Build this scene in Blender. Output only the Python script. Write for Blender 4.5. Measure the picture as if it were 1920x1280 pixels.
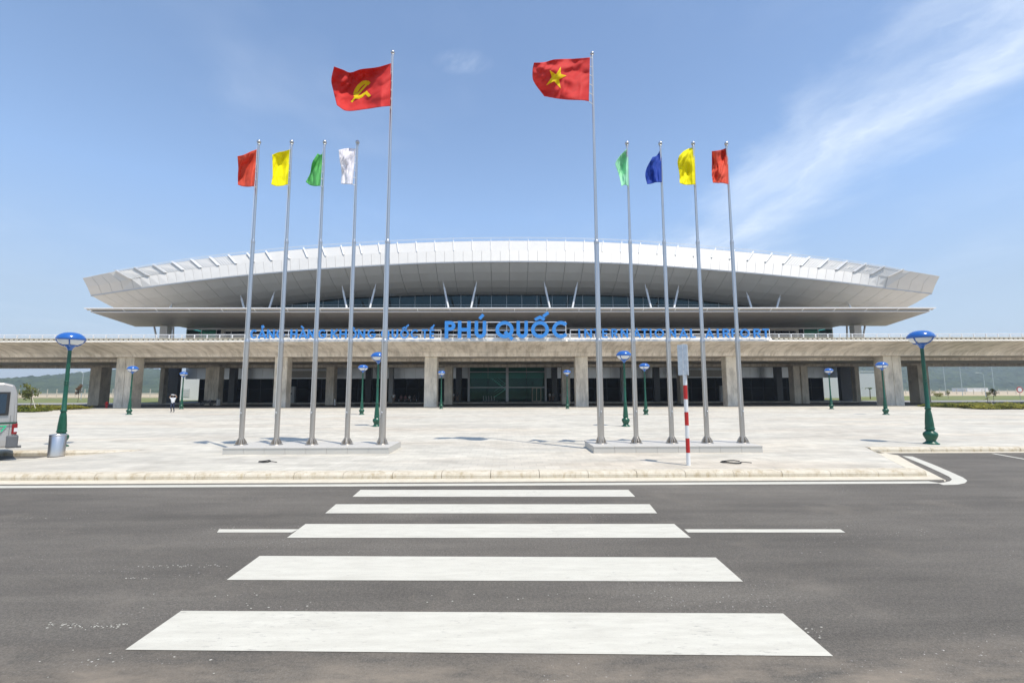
import bpy, bmesh, math, random
from mathutils import Vector, Matrix, noise
random.seed(7)
C = bpy.context.scene
for o in list(bpy.data.objects): bpy.data.objects.remove(o)
R = math.radians

# ------------------------------------------------------------------ camera
CAMZ = 2.15
PITCH, YAW, ROLL = R(6.12), math.atan(10/853), R(0.15)
_r0 = Vector((math.cos(YAW), -math.sin(YAW), 0))
FWD = Vector((math.sin(YAW)*math.cos(PITCH), math.cos(YAW)*math.cos(PITCH), math.sin(PITCH)))
_u0 = _r0.cross(FWD)
UP = _u0*math.cos(ROLL) + _r0*math.sin(ROLL)
RT = _r0*math.cos(ROLL) - _u0*math.sin(ROLL)
cam_d = bpy.data.cameras.new('camera'); cam = bpy.data.objects.new('camera', cam_d)
C.collection.objects.link(cam); C.camera = cam
cam.matrix_world = Matrix(((RT.x, UP.x, -FWD.x, 0), (RT.y, UP.y, -FWD.y, 0), (RT.z, UP.z, -FWD.z, CAMZ), (0, 0, 0, 1)))
cam_d.sensor_width = 36; cam_d.lens = 16.0; cam_d.clip_end = 12000; cam_d.clip_start = 0.05

# ------------------------------------------------------------------ world and sun
SUN = Vector((0.30, -0.30, 1.0)).normalized()
ELEV = math.asin(SUN.z); AZ = math.atan2(SUN.x, SUN.y)
w = bpy.data.worlds.new('World'); C.world = w; w.use_nodes = True
nt = w.node_tree; N = nt.nodes; L = nt.links; N.clear()
def wn(t, **k):
    n = N.new(t)
    for a, b in k.items(): setattr(n, a, b)
    return n
def wm(op, a, b=None, c=None, clamp=False):
    n = wn('ShaderNodeMath', operation=op); n.use_clamp = clamp
    for i, v in enumerate((a, b, c)):
        if v is None: continue
        if hasattr(v, 'default_value') or hasattr(v, 'is_linked'): L.new(v, n.inputs[i])
        else: n.inputs[i].default_value = v
    return n.outputs[0]
sky = wn('ShaderNodeTexSky', sky_type='NISHITA')
sky.sun_disc = False; sky.sun_elevation = ELEV; sky.sun_rotation = AZ
sky.air_density = 1.0; sky.dust_density = 0.7; sky.ozone_density = 1.6; sky.altitude = 0
tc = wn('ShaderNodeTexCoord'); sp = wn('ShaderNodeSeparateXYZ'); L.new(tc.outputs['Generated'], sp.inputs[0])
zz = wm('MAXIMUM', sp.outputs[2], 0.03)
px_ = wm('DIVIDE', sp.outputs[0], zz); py_ = wm('DIVIDE', sp.outputs[1], zz)
def dirpx(x, y):
    d = FWD + RT*((x-960)/853) + UP*((640-y)/853)
    return d.normalized()
def plane(x, y):
    d = dirpx(x, y); return (d.x/d.z, d.y/d.z)
a = plane(1905, 60); b = plane(1440, 400)
dx, dy = b[0]-a[0], b[1]-a[1]; ln = math.hypot(dx, dy); tx, ty = dx/ln, dy/ln
along = wm('ADD', wm('MULTIPLY', wm('SUBTRACT', px_, a[0]), tx), wm('MULTIPLY', wm('SUBTRACT', py_, a[1]), ty))
across = wm('ADD', wm('MULTIPLY', wm('SUBTRACT', px_, a[0]), -ty), wm('MULTIPLY', wm('SUBTRACT', py_, a[1]), tx))
def wnoise(vx, vy, scale, detail, rough, seed):
    c = wn('ShaderNodeCombineXYZ'); L.new(vx, c.inputs[0]); L.new(vy, c.inputs[1]); c.inputs[2].default_value = seed
    n = wn('ShaderNodeTexNoise'); n.inputs['Scale'].default_value = scale
    n.inputs['Detail'].default_value = detail; n.inputs['Roughness'].default_value = rough
    n.inputs['Distortion'].default_value = 0.4
    L.new(c.outputs[0], n.inputs['Vector']); return n.outputs[0]
warp = wm('MULTIPLY', wm('SUBTRACT', wnoise(wm('MULTIPLY', along, .7), across, 1.3, 6, .6, 3.3), 0.5), 1.15)
along = wm('ADD', along, wm('MULTIPLY', warp, .6)); across = wm('ADD', across, wm('MULTIPLY', wm('SUBTRACT', wnoise(px_, py_, 2.2, 7, .65, 9.1), .5), .35))
ac2 = wm('ADD', across, warp)
band = wm('SUBTRACT', 1.0, wm('DIVIDE', wm('ABSOLUTE', ac2), wm('ADD', 0.40, wm('MULTIPLY', wm('MAXIMUM', along, 0.0), 0.11))), clamp=True)
band = wm('MULTIPLY', band, wm('MULTIPLY', wm('SUBTRACT', 5.2, along, clamp=False), 0.7, clamp=True))
fib = wnoise(wm('MULTIPLY', along, 0.5), wm('MULTIPLY', across, 1.8), 1.5, 10, .60, 1.1)
streak = wm('MULTIPLY', wm('POWER', band, 1.25), wm('MULTIPLY', wm('SUBTRACT', fib, 0.18), 1.9, clamp=True))
wis1 = wnoise(wm('MULTIPLY', along, 0.6), wm('MULTIPLY', across, 1.2), 0.55, 8, .66, 8.2)
wis2 = wnoise(px_, py_, 0.28, 5, .6, 5.0)
wisp = wm('MULTIPLY', wm('MULTIPLY', wm('SUBTRACT', wis1, 0.45), 3.0, clamp=True), wm('MULTIPLY', wm('SUBTRACT', wis2, 0.44), 4.0, clamp=True))
sc = plane(868, 118)
sd2_ = wm('ADD', wm('POWER', wm('ABSOLUTE', wm('MULTIPLY', wm('SUBTRACT', px_, sc[0]), 10.0)), 2.0), wm('POWER', wm('ABSOLUTE', wm('MULTIPLY', wm('SUBTRACT', py_, sc[1]), 16.0)), 2.0))
puff = wm('MULTIPLY', wm('SUBTRACT', 1.0, sd2_, clamp=True), wm('MULTIPLY', wm('SUBTRACT', wnoise(px_, wm('ADD', py_, px_), 14, 7, .68, 2.0), .38), 2.2, clamp=True))
clouds = wm('ADD', wm('ADD', wm('MULTIPLY', streak, 0.98), wm('MULTIPLY', wisp, 0.5)), wm('MULTIPLY', puff, .26), clamp=True)
hz = wm('POWER', wm('SUBTRACT', 1.0, wm('MAXIMUM', sp.outputs[2], 0.0)), 3.2)      # pale air towards the horizon
veil = wm('ADD', wm('MULTIPLY', hz, 0.55), 0.06)
mix = wn('ShaderNodeMix', data_type='RGBA')
L.new(veil, mix.inputs['Factor']); L.new(sky.outputs[0], mix.inputs['A']); mix.inputs['B'].default_value = (7.4, 9.3, 12.0, 1)
zr = wn('ShaderNodeMapRange'); zr.inputs[1].default_value = .16; zr.inputs[2].default_value = .36; L.new(sp.outputs[2], zr.inputs[0])
tone = wn('ShaderNodeMix', data_type='RGBA'); L.new(zr.outputs[0], tone.inputs['Factor']); tone.inputs['A'].default_value = (.99, .99, .98, 1); tone.inputs['B'].default_value = (1.10, 1.26, 1.42, 1)
ton2 = wn('ShaderNodeMix', data_type='RGBA', blend_type='MULTIPLY'); ton2.inputs['Factor'].default_value = 1; L.new(mix.outputs['Result'], ton2.inputs['A']); L.new(tone.outputs['Result'], ton2.inputs['B'])
mix = wn('ShaderNodeMix', data_type='RGBA'); L.new(clouds, mix.inputs['Factor']); L.new(ton2.outputs['Result'], mix.inputs['A']); mix.inputs['B'].default_value = (8.6, 9.4, 10.4, 1)
bg = wn('ShaderNodeBackground'); bg.inputs['Strength'].default_value = 0.11
L.new(mix.outputs['Result'], bg.inputs[0]); wo = wn('ShaderNodeOutputWorld'); L.new(bg.outputs[0], wo.inputs[0])

sd = bpy.data.lights.new('sun', 'SUN'); sd.energy = 4.2; sd.angle = R(0.53); sd.color = (1.0, 0.93, 0.83)
so = bpy.data.objects.new('sun', sd); C.collection.objects.link(so)
so.rotation_euler = (-SUN).to_track_quat('-Z', 'Y').to_euler(); so.location = (30, -30, 100)
C.view_settings.view_transform = 'Standard'; C.view_settings.look = 'None'
C.view_settings.exposure = 0.12; C.view_settings.gamma = 1; C.view_settings.use_curve_mapping = False
C.render.engine = 'CYCLES'

# ------------------------------------------------------------------ pixel to place
def at(x, y, Y):
    d = FWD + RT*((x-960)/853) + UP*((640-y)/853)
    return Vector((0, 0, CAMZ)) + d*(Y/d.y)
def gnd(x, y, z=0.0):
    d = FWD + RT*((x-960)/853) + UP*((640-y)/853)
    return Vector((0, 0, CAMZ)) + d*((z-CAMZ)/d.z)
def atx(x, Y, z):                 # X of a pixel column at depth Y, height z
    lo, hi = -3000.0, 3000.0
    for _ in range(60):
        m = (lo+hi)/2; p = Vector((m, Y, z-CAMZ)); dd = max(1e-3, p.dot(FWD))
        if 960+853*p.dot(RT)/dd < x: lo = m
        else: hi = m
    return (lo+hi)/2

# ------------------------------------------------------------------ materials
MATS = {}
def mat(name, col, rough=.6, metal=0, var=.0, scale=3.0, bump=0, bscale=40, spec=.5, col2=None, detail=5, stretch=(1, 1, 1), transl=0, **kw):
    if name in MATS: return MATS[name]
    m = bpy.data.materials.new(name); m.use_nodes = True; t = m.node_tree; b = t.nodes['Principled BSDF']
    b.inputs['Base Color'].default_value = (*col, 1); b.inputs['Roughness'].default_value = rough
    b.inputs['Metallic'].default_value = metal; b.inputs['Specular IOR Level'].default_value = spec
    g = t.nodes.new('ShaderNodeNewGeometry'); mp = t.nodes.new('ShaderNodeMapping'); t.links.new(g.outputs['Position'], mp.inputs[0])
    mp.inputs['Scale'].default_value = stretch
    if var or col2:
        n = t.nodes.new('ShaderNodeTexNoise'); n.inputs['Scale'].default_value = scale; n.inputs['Detail'].default_value = detail
        n.inputs['Roughness'].default_value = .6
        t.links.new(mp.outputs[0], n.inputs['Vector'])
        r = t.nodes.new('ShaderNodeValToRGB'); r.color_ramp.elements[0].position = .3; r.color_ramp.elements[1].position = .7
        c2 = col2 or tuple(min(1, c*(1+var)) for c in col); c1 = col if col2 else tuple(c*(1-var) for c in col)
        r.color_ramp.elements[0].color = (*c1, 1); r.color_ramp.elements[1].color = (*c2, 1)
        t.links.new(n.outputs[0], r.inputs[0]); t.links.new(r.outputs[0], b.inputs['Base Color'])
    if bump:
        n2 = t.nodes.new('ShaderNodeTexNoise'); n2.inputs['Scale'].default_value = bscale; n2.inputs['Detail'].default_value = 3
        t.links.new(mp.outputs[0], n2.inputs['Vector'])
        bp = t.nodes.new('ShaderNodeBump'); bp.inputs['Strength'].default_value = bump; bp.inputs['Distance'].default_value = .02
        t.links.new(n2.outputs[0], bp.inputs['Height']); t.links.new(bp.outputs[0], b.inputs['Normal'])
    if transl:
        tr = t.nodes.new('ShaderNodeBsdfTranslucent'); tr.inputs[0].default_value = (*col, 1)
        mx = t.nodes.new('ShaderNodeMixShader'); mx.inputs[0].default_value = transl
        t.links.new(b.outputs[0], mx.inputs[1]); t.links.new(tr.outputs[0], mx.inputs[2])
        t.links.new(mx.outputs[0], t.nodes['Material Output'].inputs[0])
    for k, v in kw.items():
        b.inputs[k.replace('_', ' ')].default_value = v
    MATS[name] = m; return m
def glass(name, tint, gloss=.35, rough=.03, refl=(.8, .9, .95)):
    m = bpy.data.materials.new(name); m.use_nodes = True; t = m.node_tree; t.nodes.remove(t.nodes['Principled BSDF'])
    tr = t.nodes.new('ShaderNodeBsdfTransparent'); tr.inputs[0].default_value = (*tint, 1)
    gl = t.nodes.new('ShaderNodeBsdfGlossy'); gl.inputs[0].default_value = (*refl, 1); gl.inputs['Roughness'].default_value = rough
    lw = t.nodes.new('ShaderNodeLayerWeight'); lw.inputs[0].default_value = gloss
    mx = t.nodes.new('ShaderNodeMixShader'); t.links.new(lw.outputs['Fresnel'], mx.inputs[0])
    t.links.new(tr.outputs[0], mx.inputs[1]); t.links.new(gl.outputs[0], mx.inputs[2])
    t.links.new(mx.outputs[0], t.nodes['Material Output'].inputs[0]); MATS[name] = m; return m

def surf(name, build):
    m = bpy.data.materials.new(name); m.use_nodes = True; t = m.node_tree; b = t.nodes['Principled BSDF']
    g = t.nodes.new('ShaderNodeNewGeometry'); build(t, b, g.outputs['Position']); MATS[name] = m; return m
def nz(t, vec, scale, detail=5, rough=.6, st=(1, 1, 1), loc=(0, 0, 0)):
    mp = t.nodes.new('ShaderNodeMapping'); mp.inputs['Scale'].default_value = st; mp.inputs['Location'].default_value = loc
    t.links.new(vec, mp.inputs[0]); n = t.nodes.new('ShaderNodeTexNoise')
    n.inputs['Scale'].default_value = scale; n.inputs['Detail'].default_value = detail; n.inputs['Roughness'].default_value = rough
    t.links.new(mp.outputs[0], n.inputs['Vector']); return n.outputs[0]
def ramp(t, fac, stops):
    r = t.nodes.new('ShaderNodeValToRGB'); e = r.color_ramp.elements
    while len(e) < len(stops): e.new(.5)
    for i, (p, c) in enumerate(stops):
        e[i].position = p; e[i].color = (*c, 1) if len(c) == 3 else c
    t.links.new(fac, r.inputs[0]); return r.outputs[0]
def mixc(t, fac, a, b, mode='MIX'):
    n = t.nodes.new('ShaderNodeMix'); n.data_type = 'RGBA'; n.blend_type = mode
    for s, v in (('Factor', fac), ('A', a), ('B', b)):
        if isinstance(v, (int, float)): n.inputs[s].default_value = v
        elif isinstance(v, tuple): n.inputs[s].default_value = (*v, 1)
        else: t.links.new(v, n.inputs[s])
    return n.outputs['Result']
def bumpn(t, b, h, s, d=.01):
    bp = t.nodes.new('ShaderNodeBump'); bp.inputs['Strength'].default_value = s; bp.inputs['Distance'].default_value = d
    t.links.new(h, bp.inputs['Height']); t.links.new(bp.outputs[0], b.inputs['Normal'])

def asphalt(t, b, P):
    fine = nz(t, P, 130, 3, .7); mid = nz(t, P, 9, 6, .7); big = nz(t, P, .35, 4, .6, st=(.5, 1.6, 1)); big2 = nz(t, P, .9, 5, .65, loc=(7, 3, 0))
    c = ramp(t, big, [(.32, (.106, .0965, .083)), (.66, (.172, .157, .134))])
    c = mixc(t, .55, c, ramp(t, nz(t, P, 85, 3, .75), [(.34, (.30, .30, .30)), (.68, (1.65, 1.64, 1.62))]), 'MULTIPLY')
    c = mixc(t, .5, c, ramp(t, nz(t, P, 34, 3, .6, loc=(9, 9, 9)), [(.35, (.62, .62, .62)), (.68, (1.42, 1.41, 1.38))]), 'MULTIPLY')
    tr_k = nz(t, P, 1.0, 4, .6, st=(.25, 3.2, 1), loc=(1, 17, 0)); c = mixc(t, .5, c, ramp(t, tr_k, [(.38, (.84, .84, .85)), (.6, (1.08, 1.08, 1.07))]), 'MULTIPLY')
    c = mixc(t, .5, c, ramp(t, mid, [(.3, (.85, .85, .85)), (.7, (1.15, 1.14, 1.12))]), 'MULTIPLY')
    dust = ramp(t, big2, [(.55, (0, 0, 0)), (.75, (.4, .4, .4))]); c = mixc(t, dust, c, (.235, .205, .165))
    sep = t.nodes.new('ShaderNodeSeparateXYZ'); t.links.new(P, sep.inputs[0])      # sand swept to the near edge of the carriageway
    mr = t.nodes.new('ShaderNodeMapRange'); mr.inputs[1].default_value = 4.25; mr.inputs[2].default_value = 3.6; t.links.new(sep.outputs[1], mr.inputs[0])
    mm = t.nodes.new('ShaderNodeMath'); mm.operation = 'MULTIPLY'; t.links.new(mr.outputs[0], mm.inputs[0])
    t.links.new(ramp(t, nz(t, P, 2.4, 6, .7, st=(.5, 1.5, 1)), [(.36, (0, 0, 0)), (.66, (.8, .8, .8))]), mm.inputs[1])
    c = mixc(t, mm.outputs[0], c, (.30, .25, .19))
    spots = nz(t, P, 38, 2, .5, loc=(3, 1, 0)); patch = nz(t, P, .8, 3, .5, st=(.5, 2, 1), loc=(2, 8, 0))
    sm = t.nodes.new('ShaderNodeMath'); sm.operation = 'MULTIPLY'
    t.links.new(ramp(t, spots, [(.695, (0, 0, 0)), (.72, (1, 1, 1))]), sm.inputs[0])
    t.links.new(ramp(t, patch, [(.52, (0, 0, 0)), (.6, (1, 1, 1))]), sm.inputs[1])
    c = mixc(t, sm.outputs[0], c, (.55, .52, .47))
    t.links.new(c, b.inputs['Base Color']); b.inputs['Roughness'].default_value = .86; b.inputs['Specular IOR Level'].default_value = .3
    bumpn(t, b, fine, .8, .006)
surf('asphalt', asphalt)
def paving(t, b, P):
    br = t.nodes.new('ShaderNodeTexBrick'); t.links.new(P, br.inputs['Vector']); br.offset = .5
    br.inputs['Scale'].default_value = 1; br.inputs['Brick Width'].default_value = .4; br.inputs['Row Height'].default_value = .4
    br.inputs['Mortar Size'].default_value = .008; br.inputs['Color1'].default_value = (.52, .49, .415, 1); br.inputs['Color2'].default_value = (.60, .565, .48, 1)
    br.inputs['Mortar'].default_value = (.47, .44, .38, 1); br.inputs['Bias'].default_value = .1
    big = nz(t, P, .22, 6, .68, st=(.45, 1.5, 1)); mid = nz(t, P, 1.1, 6, .7, st=(.7, 1.6, 1), loc=(5, 2, 0))
    warm = nz(t, P, .1, 4, .6, st=(.7, 2.2, 1), loc=(11, 4, 0))
    c = mixc(t, .75, br.outputs[0], ramp(t, big, [(.32, (.80, .80, .81)), (.62, (1.1, 1.1, 1.09))]), 'MULTIPLY')
    c = mixc(t, .8, c, ramp(t, mid, [(.34, (.80, .80, .80)), (.62, (1.1, 1.1, 1.1))]), 'MULTIPLY')
    c = mixc(t, .7, c, ramp(t, warm, [(.48, (1, 1, 1)), (.72, (1.03, .93, .84))]), 'MULTIPLY')
    t.links.new(c, b.inputs['Base Color']); b.inputs['Roughness'].default_value = .8; b.inputs['Specular IOR Level'].default_value = .3
    bumpn(t, b, mid, .25, .01)
surf('paving', paving)
def concrete(base, warm, lines):
    def f(t, b, P):
        big = nz(t, P, .35, 6, .65); st = nz(t, P, .9, 6, .7, st=(1.6, .5, .35), loc=(4, 0, 0)); fine = nz(t, P, 14, 4, .6)
        c = ramp(t, big, [(.3, tuple(x*.8 for x in base)), (.68, tuple(x*1.12 for x in base))])
        c = mixc(t, .75, c, ramp(t, st, [(.36, tuple(.62*x for x in warm)), (.56, (1.08, 1.08, 1.08))]), 'MULTIPLY')
        c = mixc(t, .35, c, ramp(t, fine, [(.3, (.85, .85, .85)), (.7, (1.1, 1.1, 1.1))]), 'MULTIPLY')
        if lines:   # marks left by the shuttering boards
            wv = t.nodes.new('ShaderNodeTexBrick'); mp = t.nodes.new('ShaderNodeMapping'); mp.inputs['Rotation'].default_value = (0, 0, 0)
            cb = t.nodes.new('ShaderNodeCombineXYZ'); s = t.nodes.new('ShaderNodeSeparateXYZ'); t.links.new(P, s.inputs[0])
            t.links.new(s.outputs[0], cb.inputs[0]); t.links.new(s.outputs[2], cb.inputs[1]); t.links.new(cb.outputs[0], mp.inputs[0]); t.links.new(mp.outputs[0], wv.inputs['Vector'])
            wv.inputs['Scale'].default_value = 1; wv.inputs['Brick Width'].default_value = 1.2; wv.inputs['Row Height'].default_value = .62; wv.inputs['Mortar Size'].default_value = .02
            wv.offset = 0; wv.inputs['Color1'].default_value = (1, 1, 1, 1); wv.inputs['Color2'].default_value = (.93, .93, .93, 1); wv.inputs['Mortar'].default_value = (.62, .62, .62, 1)
            c = mixc(t, .6, c, wv.outputs[0], 'MULTIPLY')
        t.links.new(c, b.inputs['Base Color']); b.inputs['Roughness'].default_value = .85; b.inputs['Specular IOR Level'].default_value = .25
        bumpn(t, b, fine, .25, .01)
    return f
surf('deck_concrete', concrete((.80, .72, .62), (1, .95, .88), True))
surf('pier_concrete', concrete((.78, .705, .585), (1, .98, .95), False))
def kerbm(t, b, P):
    n = nz(t, P, 3.2, 6, .7); st = nz(t, P, 7, 6, .7, st=(1, 1, .4), loc=(3, 3, 3)); g = nz(t, P, 60, 3, .6)
    c = ramp(t, n, [(.3, (.54, .47, .35)), (.68, (.67, .61, .49))])
    c = mixc(t, .8, c, ramp(t, st, [(.34, (.70, .63, .50)), (.5, (1, 1, 1))]), 'MULTIPLY')
    c = mixc(t, .3, c, ramp(t, g, [(.3, (.8, .8, .8)), (.7, (1.1, 1.1, 1.1))]), 'MULTIPLY')
    t.links.new(c, b.inputs['Base Color']); b.inputs['Roughness'].default_value = .85; bumpn(t, b, g, .3, .005)
surf('kerb_stone', kerbm)
def paintm(t, b, P):
    n = nz(t, P, 4, 6, .7, st=(.5, 2.5, 1)); g = nz(t, P, 90, 3, .7); cr = nz(t, P, 22, 5, .75, st=(.35, 1.6, 1), loc=(2, 2, 0)); big = nz(t, P, .8, 3, .5)
    c = ramp(t, n, [(.3, (.53, .505, .425)), (.65, (.63, .605, .515))])
    c = mixc(t, .3, c, ramp(t, g, [(.3, (.85, .85, .85)), (.7, (1.05, 1.05, 1.05))]), 'MULTIPLY')
    ad = t.nodes.new('ShaderNodeMath'); ad.operation = 'MULTIPLY_ADD'; t.links.new(big, ad.inputs[0]); ad.inputs[1].default_value = .25; t.links.new(cr, ad.inputs[2])
    c = mixc(t, ramp(t, ad.outputs[0], [(.73, (0, 0, 0)), (.82, (.6, .6, .6))]), c, (.24, .22, .2))
    t.links.new(c, b.inputs['Base Color']); b.inputs['Roughness'].default_value = .7; bumpn(t, b, g, .4, .004)
surf('road_paint', paintm)
mat('gutter', (.62, .56, .44), .85, var=.10, scale=5, bump=.3)
mat('roof_panel', (.60, .585, .545), .5, metal=.0, var=.03, scale=.8)
mat('roof_tip_panel', (.62, .60, .56), .5, metal=.0, var=.03, scale=.8)
mat('joint_dark', (.30, .295, .28), .6)
mat('soffit_panel', (.62, .605, .565), .45, metal=.0, var=.04, scale=.4)
mat('roof_felt', (.07, .07, .068), .85, var=.15)
mat('canopy_soffit', (.21, .198, .18), .5, metal=.1, var=.05, scale=.5)
mat('white_steel', (.78, .78, .77), .4, var=.03)
mat('grey_steel', (.5, .51, .52), .4, metal=.4, var=.04)
mat('dark_steel', (.04, .042, .045), .5)
mat('dark_clad', (.045, .047, .05), .35, var=.15)
mat('blue_panel', (.85, .90, .95), .40, metal=.8, var=.04, scale=.8)
mat('parapet_white', (.84, .80, .72), .6, var=.05)
mat('beige_wall', (.42, .40, .36), .8, var=.06)
mat('white_wall', (.8, .79, .76), .8, var=.03)
mat('grey_wall', (.55, .56, .56), .8, var=.03)
mat('pale_grey_wall', (.62, .63, .63), .8, var=.03)
mat('interior_green', (.25, .62, .52), .7, var=.2)
mat('interior_floor', (.12, .12, .11), .4, var=.1)
mat('brown_screen', (.05, .095, .085), .7, var=.1)
mat('sign_blue', (.04, .25, .66), .4, var=.03)
mat('stainless', (.50, .465, .42), .36, metal=.85, var=.08, scale=2, stretch=(1, 1, .15))
mat('stainless_bright', (.52, .53, .54), .34, metal=.85)
mat('bin_steel', (.62, .61, .60), .36, metal=1.0, var=.05, stretch=(6, 6, .2))
mat('lamp_green', (.008, .085, .048), .35, var=.15, scale=8)
mat('lamp_blue', (.018, .12, .43), .18, Coat_Weight=.6)
mat('lamp_diffuser', (.72, .74, .74), .3)
mat('sign_red', (.52, .018, .015), .45, var=.08)
mat('sign_white', (.8, .8, .78), .45, var=.03)
mat('galvanised', (.66, .69, .71), .42, metal=.7, var=.12, scale=9)
mat('plinth_granite', (.56, .535, .48), .5, var=.05, scale=30)
mat('rubber', (.02, .02, .02), .7)
mat('van_body', (.42, .40, .37), .35, metal=.35, Coat_Weight=.5)
mat('van_roof', (.5, .49, .46), .35)
mat('van_green', (.015, .07, .045), .4)
mat('digit_green', (.02, .55, .25), .4)
mat('van_grey', (.12, .125, .13), .6)
mat('lens_red', (.25, .008, .01), .2, Coat_Weight=.5)
mat('lens_white', (.7, .68, .68), .2)
mat('skin', (.32, .19, .12), .6)
mat('grass', (.10, .14, .03), .9, col2=(.24, .24, .08), scale=.15, bump=.3)
mat('sand', (.44, .35, .22), .95, col2=(.56, .46, .31), scale=.03, stretch=(.5, 2, 1))
mat('dry_ground', (.24, .21, .12), .95, col2=(.38, .31, .18), scale=.05, stretch=(.4, 2, 1))
mat('far_road', (.30, .295, .285), .9, var=.08, scale=.3)
mat('bark', (.14, .105, .07), .9, var=.2, scale=8)
def leafm(name, c1, c2):
    def f(t, b, P):
        n = nz(t, P, 1.3, 4, .7); t.links.new(ramp(t, n, [(.32, c1), (.68, c2)]), b.inputs['Base Color'])
        b.inputs['Roughness'].default_value = .75; b.inputs['Specular IOR Level'].default_value = .2
    return surf(name, f)
leafm('hedge_leaf', (.045, .075, .012), (.22, .22, .03)); leafm('hedge_leaf_yellow', (.10, .11, .015), (.30, .27, .04))
leafm('sapling_leaf', (.08, .10, .02), (.20, .20, .05)); leafm('rust_leaf', (.13, .07, .035), (.2, .11, .05))
leafm('palm_leaf', (.05, .10, .02), (.14, .2, .05))
def hillm(t, b, P):
    n = nz(t, P, .045, 8, .72); n2 = nz(t, P, .009, 4, .6, loc=(30, 5, 0))
    c = ramp(t, n, [(.34, (.015, .032, .012)), (.66, (.075, .105, .035))])
    c = mixc(t, .5, c, ramp(t, n2, [(.35, (.7, .8, .8)), (.65, (1.3, 1.2, 1.0))]), 'MULTIPLY')
    t.links.new(c, b.inputs['Base Color']); b.inputs['Roughness'].default_value = .95; b.inputs['Specular IOR Level'].default_value = .1
surf('hill_forest', hillm)
def clothm(name, col, tr=.22):
    return mat(name, col, .75, var=.05, scale=6, bump=.15, bscale=30, transl=tr, spec=.25)
clothm('cloth_red', (.70, .04, .034)); clothm('cloth_yellow', (.95, .86, .0)); clothm('cloth_green', (.13, .52, .14))
clothm('cloth_mint', (.42, .85, .55)); clothm('cloth_white', (.92, .89, .92)); clothm('cloth_blue', (.02, .07, .42)); clothm('cloth_orange', (.78, .10, .05))
clothm('emblem_yellow', (.90, .68, .0), .2)
glass('upper_glass', (.12, .24, .26), .38, refl=(.42, .68, .76)); glass('green_glass', (.45, .85, .76), .22, refl=(.6, .85, .8))
glass('dark_glass', (.03, .04, .04), .07); glass('van_glass', (.05, .06, .07), .5)

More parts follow.
